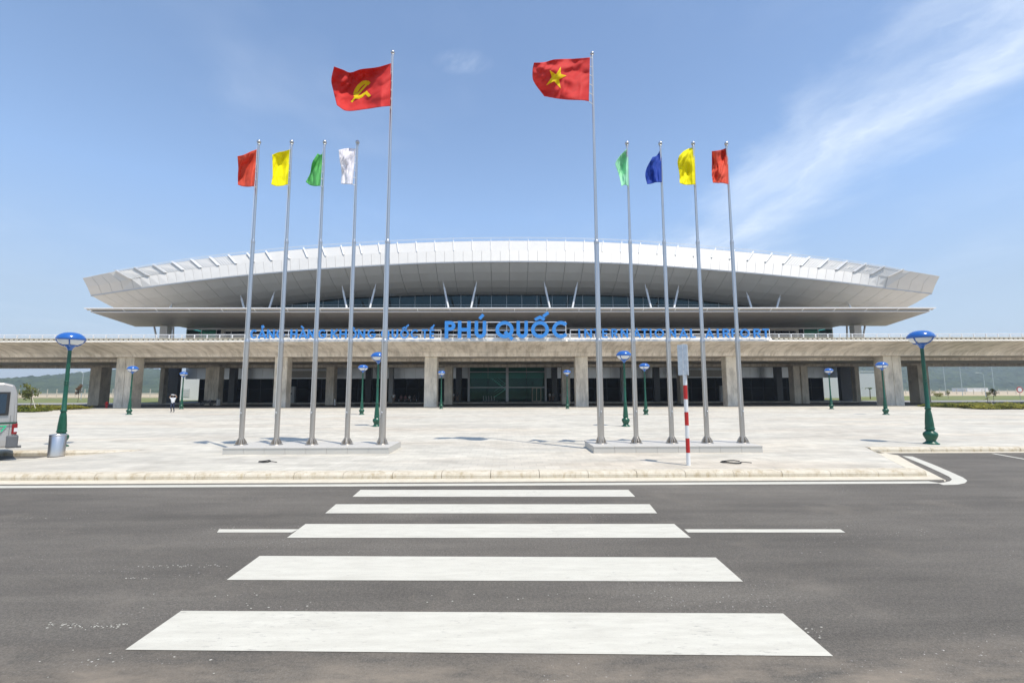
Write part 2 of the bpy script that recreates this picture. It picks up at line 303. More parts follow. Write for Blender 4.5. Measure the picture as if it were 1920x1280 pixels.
# ------------------------------------------------------------------ mesh builder
class MB:
    def __init__(s): s.v = []; s.f = []; s.m = []; s.mi = 0; s.smooth = []
    def add(s, vs, fs, sm=False):
        k = len(s.v); s.v += [tuple(p) for p in vs]
        for f in fs: s.f.append(tuple(i+k for i in f)); s.m.append(s.mi); s.smooth.append(sm)
        return s
    def box(s, x0, x1, y0, y1, z0, z1):
        return s.add([(x0, y0, z0), (x1, y0, z0), (x1, y1, z0), (x0, y1, z0), (x0, y0, z1), (x1, y0, z1), (x1, y1, z1), (x0, y1, z1)],
                     [(0, 3, 2, 1), (4, 5, 6, 7), (0, 1, 5, 4), (1, 2, 6, 5), (2, 3, 7, 6), (3, 0, 4, 7)])
    def hexa(s, a, b):       # two quads (4 pts each) joined
        return s.add(list(a)+list(b), [(3, 2, 1, 0), (4, 5, 6, 7), (0, 1, 5, 4), (1, 2, 6, 5), (2, 3, 7, 6), (3, 0, 4, 7)])
    def slab(s, q, n):       # a quad given thickness along vector n
        n = Vector(n); return s.hexa([Vector(p) for p in q], [Vector(p)+n for p in q])
    def tube(s, a, b, r0, r1=None, n=10, cap=True):
        a = Vector(a); b = Vector(b); r1 = r0 if r1 is None else r1; d = (b-a).normalized()
        u = d.orthogonal().normalized(); w_ = d.cross(u); vs = []
        for p, r in ((a, r0), (b, r1)):
            for i in range(n):
                t = 2*math.pi*i/n; vs.append(p+u*math.cos(t)*r+w_*math.sin(t)*r)
        s.add(vs, [(i, (i+1) % n, n+(i+1) % n, n+i) for i in range(n)], True)
        if cap: s.add(vs, [tuple(range(n-1, -1, -1)), tuple(range(n, 2*n))])
        return s
    def path(s, pts, r, n=8):
        for i in range(len(pts)-1): s.tube(pts[i], pts[i+1], r, r, n)
        return s
    def lathe(s, prof, n=24, c=(0, 0, 0), sm=True):
        vs = []
        for r, z in prof:
            for i in range(n):
                t = 2*math.pi*i/n; vs.append((c[0]+r*math.cos(t), c[1]+r*math.sin(t), c[2]+z))
        fs = []
        for j in range(len(prof)-1):
            for i in range(n): fs.append((j*n+i, j*n+(i+1) % n, (j+1)*n+(i+1) % n, (j+1)*n+i))
        s.add(vs, fs, sm); s.add(vs[:n], [tuple(range(n-1, -1, -1))]); s.add(vs[-n:], [tuple(range(n))]); return s
    def ball(s, c, r, n=12, sc=(1, 1, 1)):
        vs = []; m = max(4, n//2)
        for j in range(m+1):
            ph = math.pi*j/m
            for i in range(n):
                t = 2*math.pi*i/n; vs.append((c[0]+r*sc[0]*math.sin(ph)*math.cos(t), c[1]+r*sc[1]*math.sin(ph)*math.sin(t), c[2]+r*sc[2]*math.cos(ph)))
        return s.add(vs, [(j*n+i, (j+1)*n+i, (j+1)*n+(i+1) % n, j*n+(i+1) % n) for j in range(m) for i in range(n)], True)
    def prism(s, poly, y0, y1):   # polygon in XZ extruded along Y
        n = len(poly); vs = [(x, y0, z) for x, z in poly]+[(x, y1, z) for x, z in poly]
        return s.add(vs, [tuple(range(n)), tuple(range(2*n-1, n-1, -1))]+[(i, n+i, n+(i+1) % n, (i+1) % n) for i in range(n)])
    def prismx(s, poly, x0, x1):  # polygon in YZ extruded along X
        n = len(poly); vs = [(x0, y, z) for y, z in poly]+[(x1, y, z) for y, z in poly]
        return s.add(vs, [tuple(range(n-1, -1, -1)), tuple(range(n, 2*n))]+[(i, (i+1) % n, n+(i+1) % n, n+i) for i in range(n)])
    def build(s, name, mats, parent=None, bevel=0, merge=False):
        me = bpy.data.meshes.new(name); me.from_pydata(s.v, [], s.f)
        if not isinstance(mats, (list, tuple)): mats = [mats]
        for q in mats: me.materials.append(MATS[q])
        me.polygons.foreach_set('material_index', s.m); me.polygons.foreach_set('use_smooth', s.smooth)
        me.update()
        bm = bmesh.new(); bm.from_mesh(me)
        if merge: bmesh.ops.remove_doubles(bm, verts=bm.verts, dist=1e-4)
        bmesh.ops.recalc_face_normals(bm, faces=bm.faces); bm.to_mesh(me); bm.free()
        o = bpy.data.objects.new(name, me); C.collection.objects.link(o)
        if parent: o.parent = parent
        if bevel:
            b = o.modifiers.new('bevel', 'BEVEL'); b.width = bevel; b.segments = 2; b.limit_method = 'ANGLE'; b.angle_limit = R(40)
        return o
def tag(o, label=None, cat=None, group=None, kind=None):
    if label: o['label'] = label
    if cat: o['category'] = cat
    if group: o['group'] = group
    if kind: o['kind'] = kind
    return o
def empty(name, loc=(0, 0, 0), rz=0):
    o = bpy.data.objects.new(name, None); C.collection.objects.link(o); o.location = loc; o.rotation_euler = (0, 0, rz); o.empty_display_size = .3; return o
def copy_tree(o, parent=None):
    c = o.copy(); C.collection.objects.link(c); c.parent = parent
    for ch in [q for q in bpy.data.objects if q.parent == o]: copy_tree(ch, c)
    return c
def interp(pts, x):
    if x <= pts[0][0]: return pts[0][1]
    for (a, b), (c, d) in zip(pts, pts[1:]):
        if x <= c: return b+(d-b)*(x-a)/(c-a)
    return pts[-1][1]
def smooth(pts, x):        # Catmull-Rom through a table
    n = len(pts)
    if x <= pts[0][0]: return pts[0][1]
    if x >= pts[-1][0]: return pts[-1][1]
    i = max(j for j in range(n-1) if pts[j][0] <= x)
    x0, y0 = pts[i]; x1, y1 = pts[i+1]; h = x1-x0; t = (x-x0)/h
    m0 = (y1-pts[i-1][1])/(x1-pts[i-1][0]) if i > 0 else (y1-y0)/h
    m1 = (pts[i+2][1]-y0)/(pts[i+2][0]-x0) if i+2 < n else (y1-y0)/h
    return (2*t**3-3*t*t+1)*y0+(t**3-2*t*t+t)*h*m0+(3*t*t-2*t**3)*y1+(t**3-t*t)*h*m1

# ------------------------------------------------------------------ ground and roads
ST = dict(kind='structure')
def sheet(name, m, pts, z, label=None, parent=None):
    b = MB(); b.add([(x, y, z) for x, y in pts], [tuple(range(len(pts)))]); o = b.build(name, m, parent)
    if parent is None: tag(o, label, kind='structure')
    return o
sheet('ground', 'dry_ground', [(-5000, -600), (5000, -600), (5000, 6000), (-5000, 6000)], -.12, 'dry open land reaching to the hills')
sheet('sand', 'sand', [(20, 150), (900, 150), (900, 430), (20, 430)], -.06, 'pale sandy field beyond the road on the right')
sheet('sandy_verge', 'sand', [(-500, 172), (-20, 172), (-20, 300), (-500, 300)], -.06, 'sandy strip behind the grass on the left')
sheet('grass', 'grass', [(-300, 88), (300, 88), (300, 150), (-300, 150)], -.03, 'grass verge beyond the elevated road')
sheet('access_road', 'far_road', [(-300, 76.5), (300, 76.5), (300, 88), (-300, 88)], -.005, 'service road behind the elevated road')
road = sheet('road', 'asphalt', [(-150, -20), (150, -20), (150, 57.5), (-150, 57.5)], 0, 'grey asphalt road with a zebra crossing in front of the plaza')
sheet('covered_road', 'asphalt', [(-150, 57.5), (150, 57.5), (150, 76.5), (-150, 76.5)], 0.002, 'shaded roadway under the elevated road')
b = MB(); b.box(-62, 62, 76.5, 130, -.1, .14); tag(b.build('terminal_pavement', 'far_road'), 'raised pavement along the terminal front', kind='structure')
b = MB(); b.box(-62, 62, 76.3, 76.498, -.1, .16); tag(b.build('terminal_kerb', 'pier_concrete'), 'low kerb in front of the terminal', kind='structure')

# plaza: main sheet, apron at the front, sloping apron on the left
PZ = .15
plz = MB()
def quadgrid(b, x0, x1, y0, y1, nx, ny, fz):
    vs = [(x0+(x1-x0)*i/nx, y0+(y1-y0)*j/ny, 0) for j in range(ny+1) for i in range(nx+1)]
    vs = [(x, y, fz(x, y)) for x, y, _ in vs]
    b.add(vs, [(j*(nx+1)+i, j*(nx+1)+i+1, (j+1)*(nx+1)+i+1, (j+1)*(nx+1)+i) for j in range(ny) for i in range(nx)])
BAYY = 15.95
plz.add([(-90, BAYY+.14, PZ), (90, BAYY+.14, PZ), (90, 56.9, PZ), (-90, 56.9, PZ)], [(0, 1, 2, 3)])
plz.add([(-12.2, 11.80, PZ), (10.2, 11.80, PZ), (12.55, BAYY+.14, PZ), (-12.2, BAYY+.14, PZ)], [(0, 1, 2, 3)])
def apz(x, y):
    t = min(1, max(0, (-12.2-x)/2.8)); s = min(1, max(0, (y-12.2)/2.6)); t = t*t*(3-2*t); s = s*s*(3-2*s)
    return PZ-(PZ-.012)*t*s
quadgrid(plz, -15.2, -12.2, 11.8, BAYY+.14, 12, 14, apz)
quadgrid(plz, -16.0, -15.2, 11.8, 15.15, 3, 12, apz)
plaza = tag(plz.build('plaza', 'paving', merge=True), 'pale paved plaza in front of the terminal', kind='structure')
b = MB(); b.box(-90, 90, 56.9, 57.1, 0, PZ+.005); tag(b.build('plaza_rear_kerb', 'pier_concrete'), 'kerb at the far edge of the plaza', kind='structure')

# kerbs of separate stones
kerb = tag(empty('kerb', (0, 11.6, 0)), 'cream kerb of separate stones along the road', kind='structure')
def stone_mesh(l, h=PZ+.005, d=.36, c=.07):
    b = MB(); b.prismx([(-d/2, 0), (d/2, 0), (d/2, h), (-d/2+c, h), (-d/2+.02, h-.035), (-d/2, h-.07)], -l/2+.006, l/2-.006); return b
first = stone_mesh(1.2).build('kerb_stone', 'kerb_stone', kerb)
x = 10.4-.6; k = 0
while x > -16:
    o = first if k == 0 else first.copy()
    if k: C.collection.objects.link(o)
    o.parent = kerb; o.location = (x, .02+random.uniform(-.006, .006), random.uniform(-.004, .003)); o.rotation_euler = (0, 0, random.uniform(-.003, .003)); x -= 1.2; k += 1
kerb2 = tag(empty('parking_kerb', (13, BAYY, 0)), 'cream kerb of separate stones beside the parking bays on the right', kind='structure')
f2 = stone_mesh(1.04, d=.28).build('kerb_stone', 'kerb_stone', kerb2)
for k in range(16):
    o = f2 if k == 0 else f2.copy()
    if k: C.collection.objects.link(o)
    o.parent = kerb2; o.location = (.05+k*1.04, random.uniform(-.006, .006), random.uniform(-.004, .003))
kerb3 = tag(empty('left_kerb', (-13.2, BAYY, 0)), 'cream kerb beside the parked minibus on the left', kind='structure')
for k in range(6):
    b = MB(); h0 = .158; x1 = .6-k*1.0; x0 = x1-1.0
    b.prismx([(-.14, -.02), (.14, -.02), (.14, h0), (-.07, h0), (-.14, h0-.06)], x0+.006, x1-.006); b.build('kerb_stone', 'kerb_stone', kerb3)
# gutter and dropped kerb at the corner
b = MB(); b.box(-16.4, 10.39, 11.02, 11.44, -.02, .012); tag(b.build('gutter', 'gutter'), 'cream concrete gutter strip below the kerb', kind='structure')
b = MB()
b.add([(10.2, 11.80, PZ+.003), (12.55, BAYY+.14, PZ+.003), (12.80, BAYY+.14, .012), (10.72, 11.62, .012), (10.402, 11.45, .012), (10.402, 11.80, PZ+.003)], [(0, 1, 2, 3), (0, 3, 4, 5)])
go = [(*gnd(x, y, 0).xy, .010) for x, y in ((1771, 903.3), (1774, 901), (1748, 887.5), (1707, 867), (1683, 853.5))]
b.add([(10.402, 11.02, .010), *go, (12.80, BAYY+.14, .010), (10.72, 11.62, .010), (10.402, 11.45, .010)], [tuple(range(9))])
tag(b.build('dropped_kerb', 'gutter'), 'sloping cream dropped kerb at the corner of the pavement', kind='structure')
b = MB(); b.box(12.6, 29.5, 15.56, BAYY-.145, -.02, .010); tag(b.build('bay_gutter', 'gutter'), 'narrow gutter at the parking bay kerb', kind='structure')
# road markings: parts of the road
def mark(name, pts, z=.005):
    vs = [gnd(x, y, 0) for x, y in pts]; b = MB(); b.add([(p.x, p.y, z) for p in vs], [tuple(range(len(vs)))]); return b.build(name, 'road_paint', road)
for q in ([(235, 1218), (1562, 1230), (1468, 1150), (340, 1145)], [(425, 1087), (1393, 1090), (1342, 1045), (487, 1042)],
          [(538, 1008), (1295, 1008), (1264, 982), (573, 982)], [(610, 962), (1232, 962), (1218, 945), (630, 945)], [(661, 931), (1191, 931), (1178, 918), (676, 918)]):
    mark('zebra_stripe', q)
mark('centre_line', [(407, 998), (547, 998), (560, 992), (411, 992)]); mark('centre_line', [(1290, 998), (1585, 998), (1575, 992), (1283, 992)])
cl = [(-16.4, 10.74), (9.9, 10.74)]+[tuple(gnd(x, y, 0).xy) for x, y in ((1765, 907), (1782, 906.3), (1795, 903.5), (1799, 899.5), (1792, 894), (1775, 886), (1740, 870.5), (1701, 855))]
b = MB()
for i in range(len(cl)-1):
    p, q = Vector(cl[i]), Vector(cl[i+1])
    def nrm(j):
        a_, b_ = Vector(cl[max(0, j-1)]), Vector(cl[min(len(cl)-1, j+1)]); d = (b_-a_).normalized(); return Vector((-d.y, d.x))*.13
    n0, n1 = (Vector((0, .12)) if i == 0 else nrm(i)), nrm(i+1)
    b.add([(*(p-n0), .005), (*(q-n1), .005), (*(q+n1), .005), (*(p+n0), .005)], [(0, 1, 2, 3)])
b.build('edge_line', 'road_paint', road, merge=True)
for k in range(4):
    b = MB(); x = 16.3+k*2.6; b.add([(x-.75, 12.9, .005), (x-.63, 12.9, .005), (x+.06, 15.4, .005), (x-.06, 15.4, .005)], [(0, 1, 2, 3)]); b.build('bay_line', 'road_paint', road)

b = MB(); rf_ = random.Random(3)
for (x0, x1, yc, dy, n) in ((88, 240, 1172, 5, 60), (245, 430, 1061, 4, 40), (232, 282, 1084, 2, 14), (20, 140, 971, 1.5, 12), (1470, 1545, 1185, 12, 22), (1530, 1620, 985, 6, 14), (395, 440, 990, 3, 10), (260, 620, 1130, 28, 16), (60, 420, 1240, 22, 12), (1620, 1760, 1000, 6, 12), (700, 1300, 1120, 12, 14)):
    for _ in range(n):
        p = gnd(rf_.uniform(x0, x1), yc+rf_.gauss(0, dy*.5), 0); q = rf_.uniform(.003, .0095); a_ = rf_.uniform(0, 3)
        b.add([(p.x+q*math.cos(a_+k*1.57)*(1+.6*(k % 2)), p.y+q*math.sin(a_+k*1.57), .004) for k in range(4)], [(0, 1, 2, 3)])
o = b.build('paint_fleck', 'road_paint', road); o['kind'] = 'stuff'
# ------------------------------------------------------------------ hills
def hill(name, ridge, Y0, Y1, step, label, seed):
    # ridge: (pixel x, pixel y) table; far slope rises from Y0 to Y1
    xs0 = atx(ridge[0][0], Y1, 20); xs1 = atx(ridge[-1][0], Y1, 20); nx = int((xs1-xs0)/step); ny = int((Y1-Y0)/(step*1.6))
    pr = [(at(x, y, Y1).x, at(x, y, Y1).z) for x, y in ridge]
    b = MB(); vs = []
    for j in range(ny+8):
        t = min(1, j/ny); back = max(0, j-ny)
        for i in range(nx+1):
            x = xs0+(xs1-xs0)*i/nx; zr = smooth(pr, x); y = Y0+(Y1-Y0)*j/ny
            s = t**.9 if t < 1 else 1
            und = noise.noise(Vector((x*.006, y*.006, seed)))*zr*.35*math.sin(math.pi*t)
            tree = (abs(noise.noise(Vector((x*.09, y*.09, seed+3))))*6+abs(noise.noise(Vector((x*.22, y*.22, seed+9))))*4.5)*min(1, t*8+.25)
            z = zr*s+und+tree-4.5*min(1, t*6)-back*zr*.12
            vs.append((x, y, z-.2 if j else -.3))
    W = nx+1
    b.add(vs, [(j*W+i, j*W+i+1, (j+1)*W+i+1, (j+1)*W+i) for j in range(ny+7) for i in range(nx)], False)
    return tag(b.build(name, 'hill_forest'), label, kind='structure')
hill('hills', [(-700, 716), (-300, 714), (-60, 712), (20, 712), (60, 709.5), (100, 709), (130, 708), (160, 703), (190, 694), (225, 690), (262, 688), (300, 690), (340, 694), (420, 700), (620, 715), (760, 728)],
     620, 980, 3.2, 'wooded hills seen on the left under the elevated road', 1.0)
hill('hills', [(1180, 728), (1300, 708), (1420, 690), (1540, 676), (1640, 668), (1720, 664), (1800, 662), (1900, 664), (2100, 670), (2600, 690)],
     700, 1120, 3.6, 'higher wooded hillside seen on the right under the elevated road', 6.0)

# ------------------------------------------------------------------ elevated road
DY = 52.0
er = tag(empty('elevated_road', (0, 60, 0)), 'long concrete elevated road on square piers in front of the terminal', 'elevated road')
def place(o): o.location = Vector(o.location)-Vector((0, 60, 0)); return o
zt = at(950, 640, DY).z           # lower lip of the white edge beam
ZS = 6.32
prof = [(DY, zt), (DY+.02, zt-.04)]
for k in range(1, 13):
    t = k/12; prof.append((DY+.1+4.0*(math.sin(t*math.pi/2)**1.15), zt-.08-(zt-.08-ZS)*(1-math.cos(t*math.pi/2))**.85))
prof += [(75, ZS), (75, zt+.2), (DY+.6, zt+.2), (DY+.6, zt)]
XJL, XJR = atx(196, DY, zt), atx(1703, DY, zt)
for x0, x1 in ((-115, XJL-.03), (XJL+.03, XJR-.03), (XJR+.03, 115)):
    b = MB(); b.prismx(prof, x0, x1); place(b.build('deck', 'deck_concrete', er))
b = MB(); b.box(-115, 115, 60, 61.2, ZS-.35, ZS-.003); b.box(-115, 115, 73.6, 74.9, ZS-.45, ZS-.003); place(b.build('cross_beam', 'deck_concrete', er))
# edge beam and parapet
xl, xr = atx(466, DY, zt), atx(1447, DY, zt)
zb = at(950, 627, DY).z
b = MB(); b.prismx([(DY-.12, zt+.004), (DY+.35, zt+.004), (DY+.35, zt+.16), (DY-.02, zt+.16)], -115, xl-.01); b.prismx([(DY-.12, zt+.004), (DY+.35, zt+.004), (DY+.35, zt+.16), (DY-.02, zt+.16)], xr+.01, 115); o = place(b.build('edge_beam', 'parapet_white', er))
b = MB(); b.prismx([(DY-.18, zt+.005), (DY+.3, zt+.005), (DY+.3, zt+.5), (DY+.12, zt+.5)], xl, xr); place(b.build('white_parapet', 'parapet_white', er))
b = MB()
x = -114
while x < 114:
    if not (xl-.3 < x < xr+.3): b.box(x, x+.34, DY-.08, DY+.16, zt+.162, zt+.34)
    x += .56
b.box(-115, xl-.01, DY-.1, DY+.2, zt+.341, zt+.43); b.box(xr+.01, 115, DY-.1, DY+.2, zt+.341, zt+.43)
o = place(b.build('balustrade', 'gutter', er)); o['kind'] = 'stuff'
b = MB(); b.tube((-115, DY+.06, zt+.82), (115, DY+.06, zt+.82), .045, n=8); b.tube((-115, DY+.02, zt+.6), (115, DY+.02, zt+.6), .025, n=6)
place(b.build('handrail', 'white_steel', er))
pb = MB(); pb.box(-.05, .05, -.04, .04, 0, .42); post = pb.build('rail_post', 'white_steel', er)
post.location = (-100, DY-60+.04, zt+.42); x = -100+1.43
while x < 101:
    o = post.copy(); C.collection.objects.link(o); o.parent = er; o.location = (x, DY-60+.04, zt+.42); x += 1.43
# piers
def pier(x0, x1, y0, y1, lab=None, top=ZS-.002):
    b = MB(); b.box(x0, x1, y0, y1, -.05, top); o = b.build('pier', 'pier_concrete', er, bevel=.04); place(o)
    if lab: o['label'] = lab
for px in (521.5, 806, 1092.5, 1378.5):
    X = atx(px, 56.4, .2); pier(X-.78, X+.78, 56.6, 57.9)
for s, (pa, pb_, pc) in ((-1, (211, 228.5, 245)), (1, (1697, 1680, 1663))):
    Xa, Xb, Xc = (atx(p, 56.6, .2) for p in (pa, pb_, pc)); pier(min(Xa, Xb)+.02, max(Xa, Xb)-.02, 56.6, 58.2); pier(min(Xb, Xc)+.02, max(Xb, Xc)-.02, 56.6, 58.2)
for px in (174, 1736): X = atx(px, 71, .2); pier(X-.85, X+.85, 71, 72.9, top=ZS-.46)
for px in (388, 401, 1497, 1512): X = atx(px, 71, .2); pier(X-.52, X+.52, 71, 72.3, top=ZS-.46)
for px in (617, 840, 1062, 1284): X = atx(px, 71, .2); pier(X-.62, X+.62, 71, 72.4, top=ZS-.46)

# ------------------------------------------------------------------ terminal
te = tag(empty('airport_terminal', (0, 85, 0)), 'wide airport terminal with curved silver roof and projecting flat canopy', 'terminal building')
def pt(o): o.location = Vector(o.location)-Vector((0, 85, 0)); return o
CX = 957.0
Bt = [(166, 554), (249, 541.5), (327, 530.5), (437, 517.5), (540, 508), (640, 500.8), (800, 492.3), (957, 489.5), (1110, 491.3), (1200, 495), (1387, 509.3), (1480, 518), (1589, 529.7), (1667, 540), (1750, 550)]
Tt = [(152, 522), (220, 508), (255, 502.5), (359, 487), (430, 478.7), (540, 468), (640, 461), (800, 453), (957, 450), (1110, 452), (1230, 458), (1406, 472), (1511, 482), (1584, 490), (1655, 500), (1691, 506), (1764, 518)]
St = [(160, 539), (248, 523), (313, 511.5), (379, 502), (460, 493), (640, 478.5), (800, 471.5), (957, 469), (1110, 471), (1230, 476.5), (1406, 489), (1492, 497.8), (1560, 505.5), (1629, 514), (1664, 519), (1757, 534)]
def wtip(px): return min(1, abs(px-CX)/745)**4.5
def YB(px): return 72.0
def YT(px): return 76.6-6.0*wtip(px)
def YS(px): k = wtip(px); return (1-k)*73.6+k*(72+.55*(YT(px)-72))
def pB(px): return at(px, smooth(Bt, px), YB(px))
def sx(px): return CX+(px-CX)*(.9625+.0*abs(px))       # the fins run slightly inwards down to the step line
def finx(px):
    d = px-CX; a_ = abs(d); k = .036*a_/737 if a_ < 737 else .036+(.010-.036)*(a_-737)/68
    return CX+d*(1-k)
def pS(px): q = finx(px); return at(q, smooth(St, q), YS(px))
def pT(px): return at(px, smooth(Tt, px), YT(px))
def bx(px):
    d = px-CX; a_ = abs(d); k = .043*a_/737 if a_ < 737 else .043+(.018-.043)*(a_-737)/68
    return CX+d*(1-k)
def Gt(px):
    d = abs(px-CX)
    return interp([(0, 552.5), (150, 552.8), (320, 559), (420, 571), (470, 575.5), (560, 590), (640, 606)], d)
def pG(px):      # glass line / back of soffit below the roof bay that meets fascia at px
    B = pB(px); s = abs(B.x)/67.0; X = B.x*(1-.10*min(1, s)**3)
    # pixel column at Y=80 for this X, found at a rough height
    lo, hi = 0, 1920
    for _ in range(40):
        m = (lo+hi)/2
        if at(m, Gt(m), 80).x < X: lo = m
        else: hi = m
    return at(lo, Gt(lo), 80)
# roof shell
FINS = [220+35.02*k for k in range(43)]
tipL = [155+(220-155)*k/4 for k in range(4)]; tipR = [1691+(1762-1691)*k/4 for k in range(1, 5)]
cols = tipL+FINS+tipR
b = MB(); rows = []
for px in cols:
    T, G, B = pT(px), pG(bx(px)), pB(bx(px))
    rows.append([T+Vector((0, .25, -.1)), Vector((T.x, 92, T.z+.7)), Vector((T.x, 110, T.z+.2)), Vector((T.x*.98, 130, T.z-2.5)),
                 Vector((T.x*.98, 129.6, T.z-3.3)), Vector((G.x, 100, G.z+.9)), G+Vector((0, .5, .25)), (B+G)/2+Vector((0, .3, .9)), B+Vector((0, .5, .35)), pS(px)+Vector((0, .4, 0))])
m_ = len(rows[0])
b.add([p for r_ in rows for p in r_], [(i*m_+j, (i+1)*m_+j, (i+1)*m_+(j+1) % m_, i*m_+(j+1) % m_) for i in range(len(rows)-1) for j in range(m_)]+[tuple(range(m_-1, -1, -1)), tuple((len(rows)-1)*m_+j for j in range(m_))])
roof = pt(b.build('roof', 'joint_dark', te))
def rp(o): return o
def shrink(a, b_, c, d, g):
    # quad a,b bottom (left, right) and c,d top (right, left); leave a gap
    def l(p, q, t): return p+(q-p)*t
    w1 = (b_-a).length; w2 = (c-d).length; h = (d-a).length
    a2, b2 = l(a, b_, g/w1), l(a, b_, 1-g/w1); d2, c2 = l(d, c, g/w2), l(d, c, 1-g/w2)
    return [l(a2, d2, g/h), l(b2, c2, g/h), l(b2, c2, 1-g/h), l(a2, d2, 1-g/h)]
def panel(name, q, m, parent, th=.1, g=.03, off=0):
    s = shrink(*q, g); n = (s[1]-s[0]).cross(s[3]-s[0]).normalized()
    if n.y > 0 and abs(n.y) > .2 or (abs(n.y) <= .2 and n.z > 0): n = -n
    b = MB(); b.slab([p+n*off for p in s], -n*th); return b.build(name, m, parent)
allb = []
for i in range(len(FINS)-1):
    mid = (FINS[i]+FINS[i+1])/2; allb += [(FINS[i], mid), (mid, FINS[i+1])]
def Bx(px): return pB(bx(px))
for p0, p1 in allb:
    panel('fascia_panel', (Bx(p0), Bx(p1), pS(p1), pS(p0)), 'roof_panel', roof, g=.018)
for i in range(len(FINS)-1):
    p0, p1 = FINS[i], FINS[i+1]
    panel('eaves_panel', (pS(p0), pS(p1), pT(p1), pT(p0)), 'roof_panel', roof, g=.03, off=-.12*(1-wtip(p0)))
    if abs((p0+p1)/2-CX) < 540: continue
    b = MB()
    for k in range(7):       # louvre blades lying parallel to the fins
        t = (k+.5)/7; a0 = pS(p0).lerp(pS(p1), t); a1 = pT(p0).lerp(pT(p1), t); e = Vector((.055, 0, 0)); n = Vector((0, -.035, .035))
        b.hexa([a0-e, a0+e, a1+e, a1-e], [a0-e+n, a0+e+n, a1+e+n, a1-e+n])
    b.build('louvre', 'white_steel', roof)
tl = [155, 171, 187, 203.5, 220]; tr_ = [1691, 1709, 1727, 1745, 1762]
for tt in (tl, tr_):
    for p0, p1 in zip(tt, tt[1:]):
        lo = shrink(Bx(p0), Bx(p1), pS(p1), pS(p0), .02); up = shrink(pS(p0), pS(p1), pT(p1), pT(p0), .02); n = (lo[1]-lo[0]).cross(lo[3]-lo[0]).normalized()
        if n.y < 0: n = -n
        q = [lo[0], lo[1], (lo[2]+up[1])/2, up[2], up[3], (lo[3]+up[0])/2]; b = MB()
        b.add(q+[v+n*.1 for v in q], [(0, 1, 2, 5), (5, 2, 3, 4), (6, 11, 8, 7), (11, 10, 9, 8)]+[(i, 6+i, 6+(i+1) % 6, (i+1) % 6) for i in range(6)]); b.build('tip_panel', 'roof_tip_panel', roof)
# drip edge below the fascia, one length per bay
for p0, p1 in zip(cols, cols[1:]):
    a0, a1 = Bx(p0), Bx(p1); b = MB(); b.slab([a0+Vector((0, .02, -.16)), a1+Vector((0, .02, -.16)), a1+Vector((0, .02, .0)), a0+Vector((0, .02, .0))], (0, .3, 0)); b.build('drip_edge', 'grey_steel', roof)
# fins and safety rail
for px in FINS:
    a0, a1 = pS(px), pT(px); k_ = min(1, abs(px-CX)/737); d = Vector((0, -.08-.26*k_, .02)); e = Vector((.03+.15*k_, 0, 0)); b = MB()
    b.hexa([a0-e, a0+e, a1+e, a1-e], [a0-e+d, a0+e+d, a1+e+d*1.3, a1-e+d*1.3]); b.build('fin', 'white_steel', roof)
b = MB()
rl = []
for px in FINS:
    q = pT(px); up = .34*(1-min(1, abs(px-CX)/740)**3)+.08; rl.append(q+Vector((0, -.1, up))); b.tube(q+Vector((0, -.1, 0)), rl[-1], .02, n=5)
b.path(rl, .03, 6); b.path([p+Vector((0, 0, -.18)) for p in rl], .018, 5); o = b.build('safety_rail', 'white_steel', roof)
# soffit
for p0, p1 in zip(cols, cols[1:]):
    B0, B1, G0, G1 = Bx(p0)+Vector((0, .03, -.05)), Bx(p1)+Vector((0, .03, -.05)), pG(bx(p0)), pG(bx(p1))
    def S(Ba, Ga, t): q = Ba.lerp(Ga, t); q.z = Ba.z+(Ga.z-Ba.z)*(1-(1-t)**1.9); return q
    nr = 5; b = MB(); g = .028/max(.2, (B1-B0).length)
    vs = []
    for k in range(nr+1):
        l_, r_ = S(B0, G0, k/nr), S(B1, G1, k/nr); vs += [l_.lerp(r_, g), l_.lerp(r_, 1-g)]
    n = len(vs); vs2 = [v+Vector((0, 0, .12)) for v in vs]
    fs = [(2*k, 2*k+1, 2*k+3, 2*k+2) for k in range(nr)]+[(n+2*k, n+2*k+2, n+2*k+3, n+2*k+1) for k in range(nr)]
    fs += [(2*k, 2*k+2, n+2*k+2, n+2*k) for k in range(nr)]+[(2*k+1, n+2*k+1, n+2*k+3, 2*k+3) for k in range(nr)]+[(0, n, n+1, 1), (n-2, n-1, 2*n-1, 2*n-2)]
    b.add(vs+vs2, fs); b.build('soffit_panel', 'soffit_panel', roof)
for o in bpy.data.objects:
    if o.parent == roof: o.location = (0, 0, 0)
# raking struts in V pairs
for k in range(8):
    pc = CX+(k-3.5)*189.3
    for s in (-1, 1):
        tx_ = atx(pc+s*31.5, 75.5, 19.5); sc = pc+s*31.5
        # meet the soffit
        Bq, Gq = pB(CX+(sc-CX)*1.04), pG(CX+(sc-CX)*1.04); tt = (75.5-72)/8.0
        zt_ = Bq.z+(Gq.z-Bq.z)*(1-(1-tt)**1.9); topp = Vector((tx_, 75.5, zt_-.02))
        botx = atx(pc+s*18, 72.5, 15.2)+s*(-.3); bot = Vector((botx, 72.3, 12.6))
        kn = topp.lerp(bot, .13); b = MB(); b.tube(bot, kn, .17, .17, 10); b.tube(kn, topp, .10, .06, 8); pt(b.build('strut', 'white_steel', te))
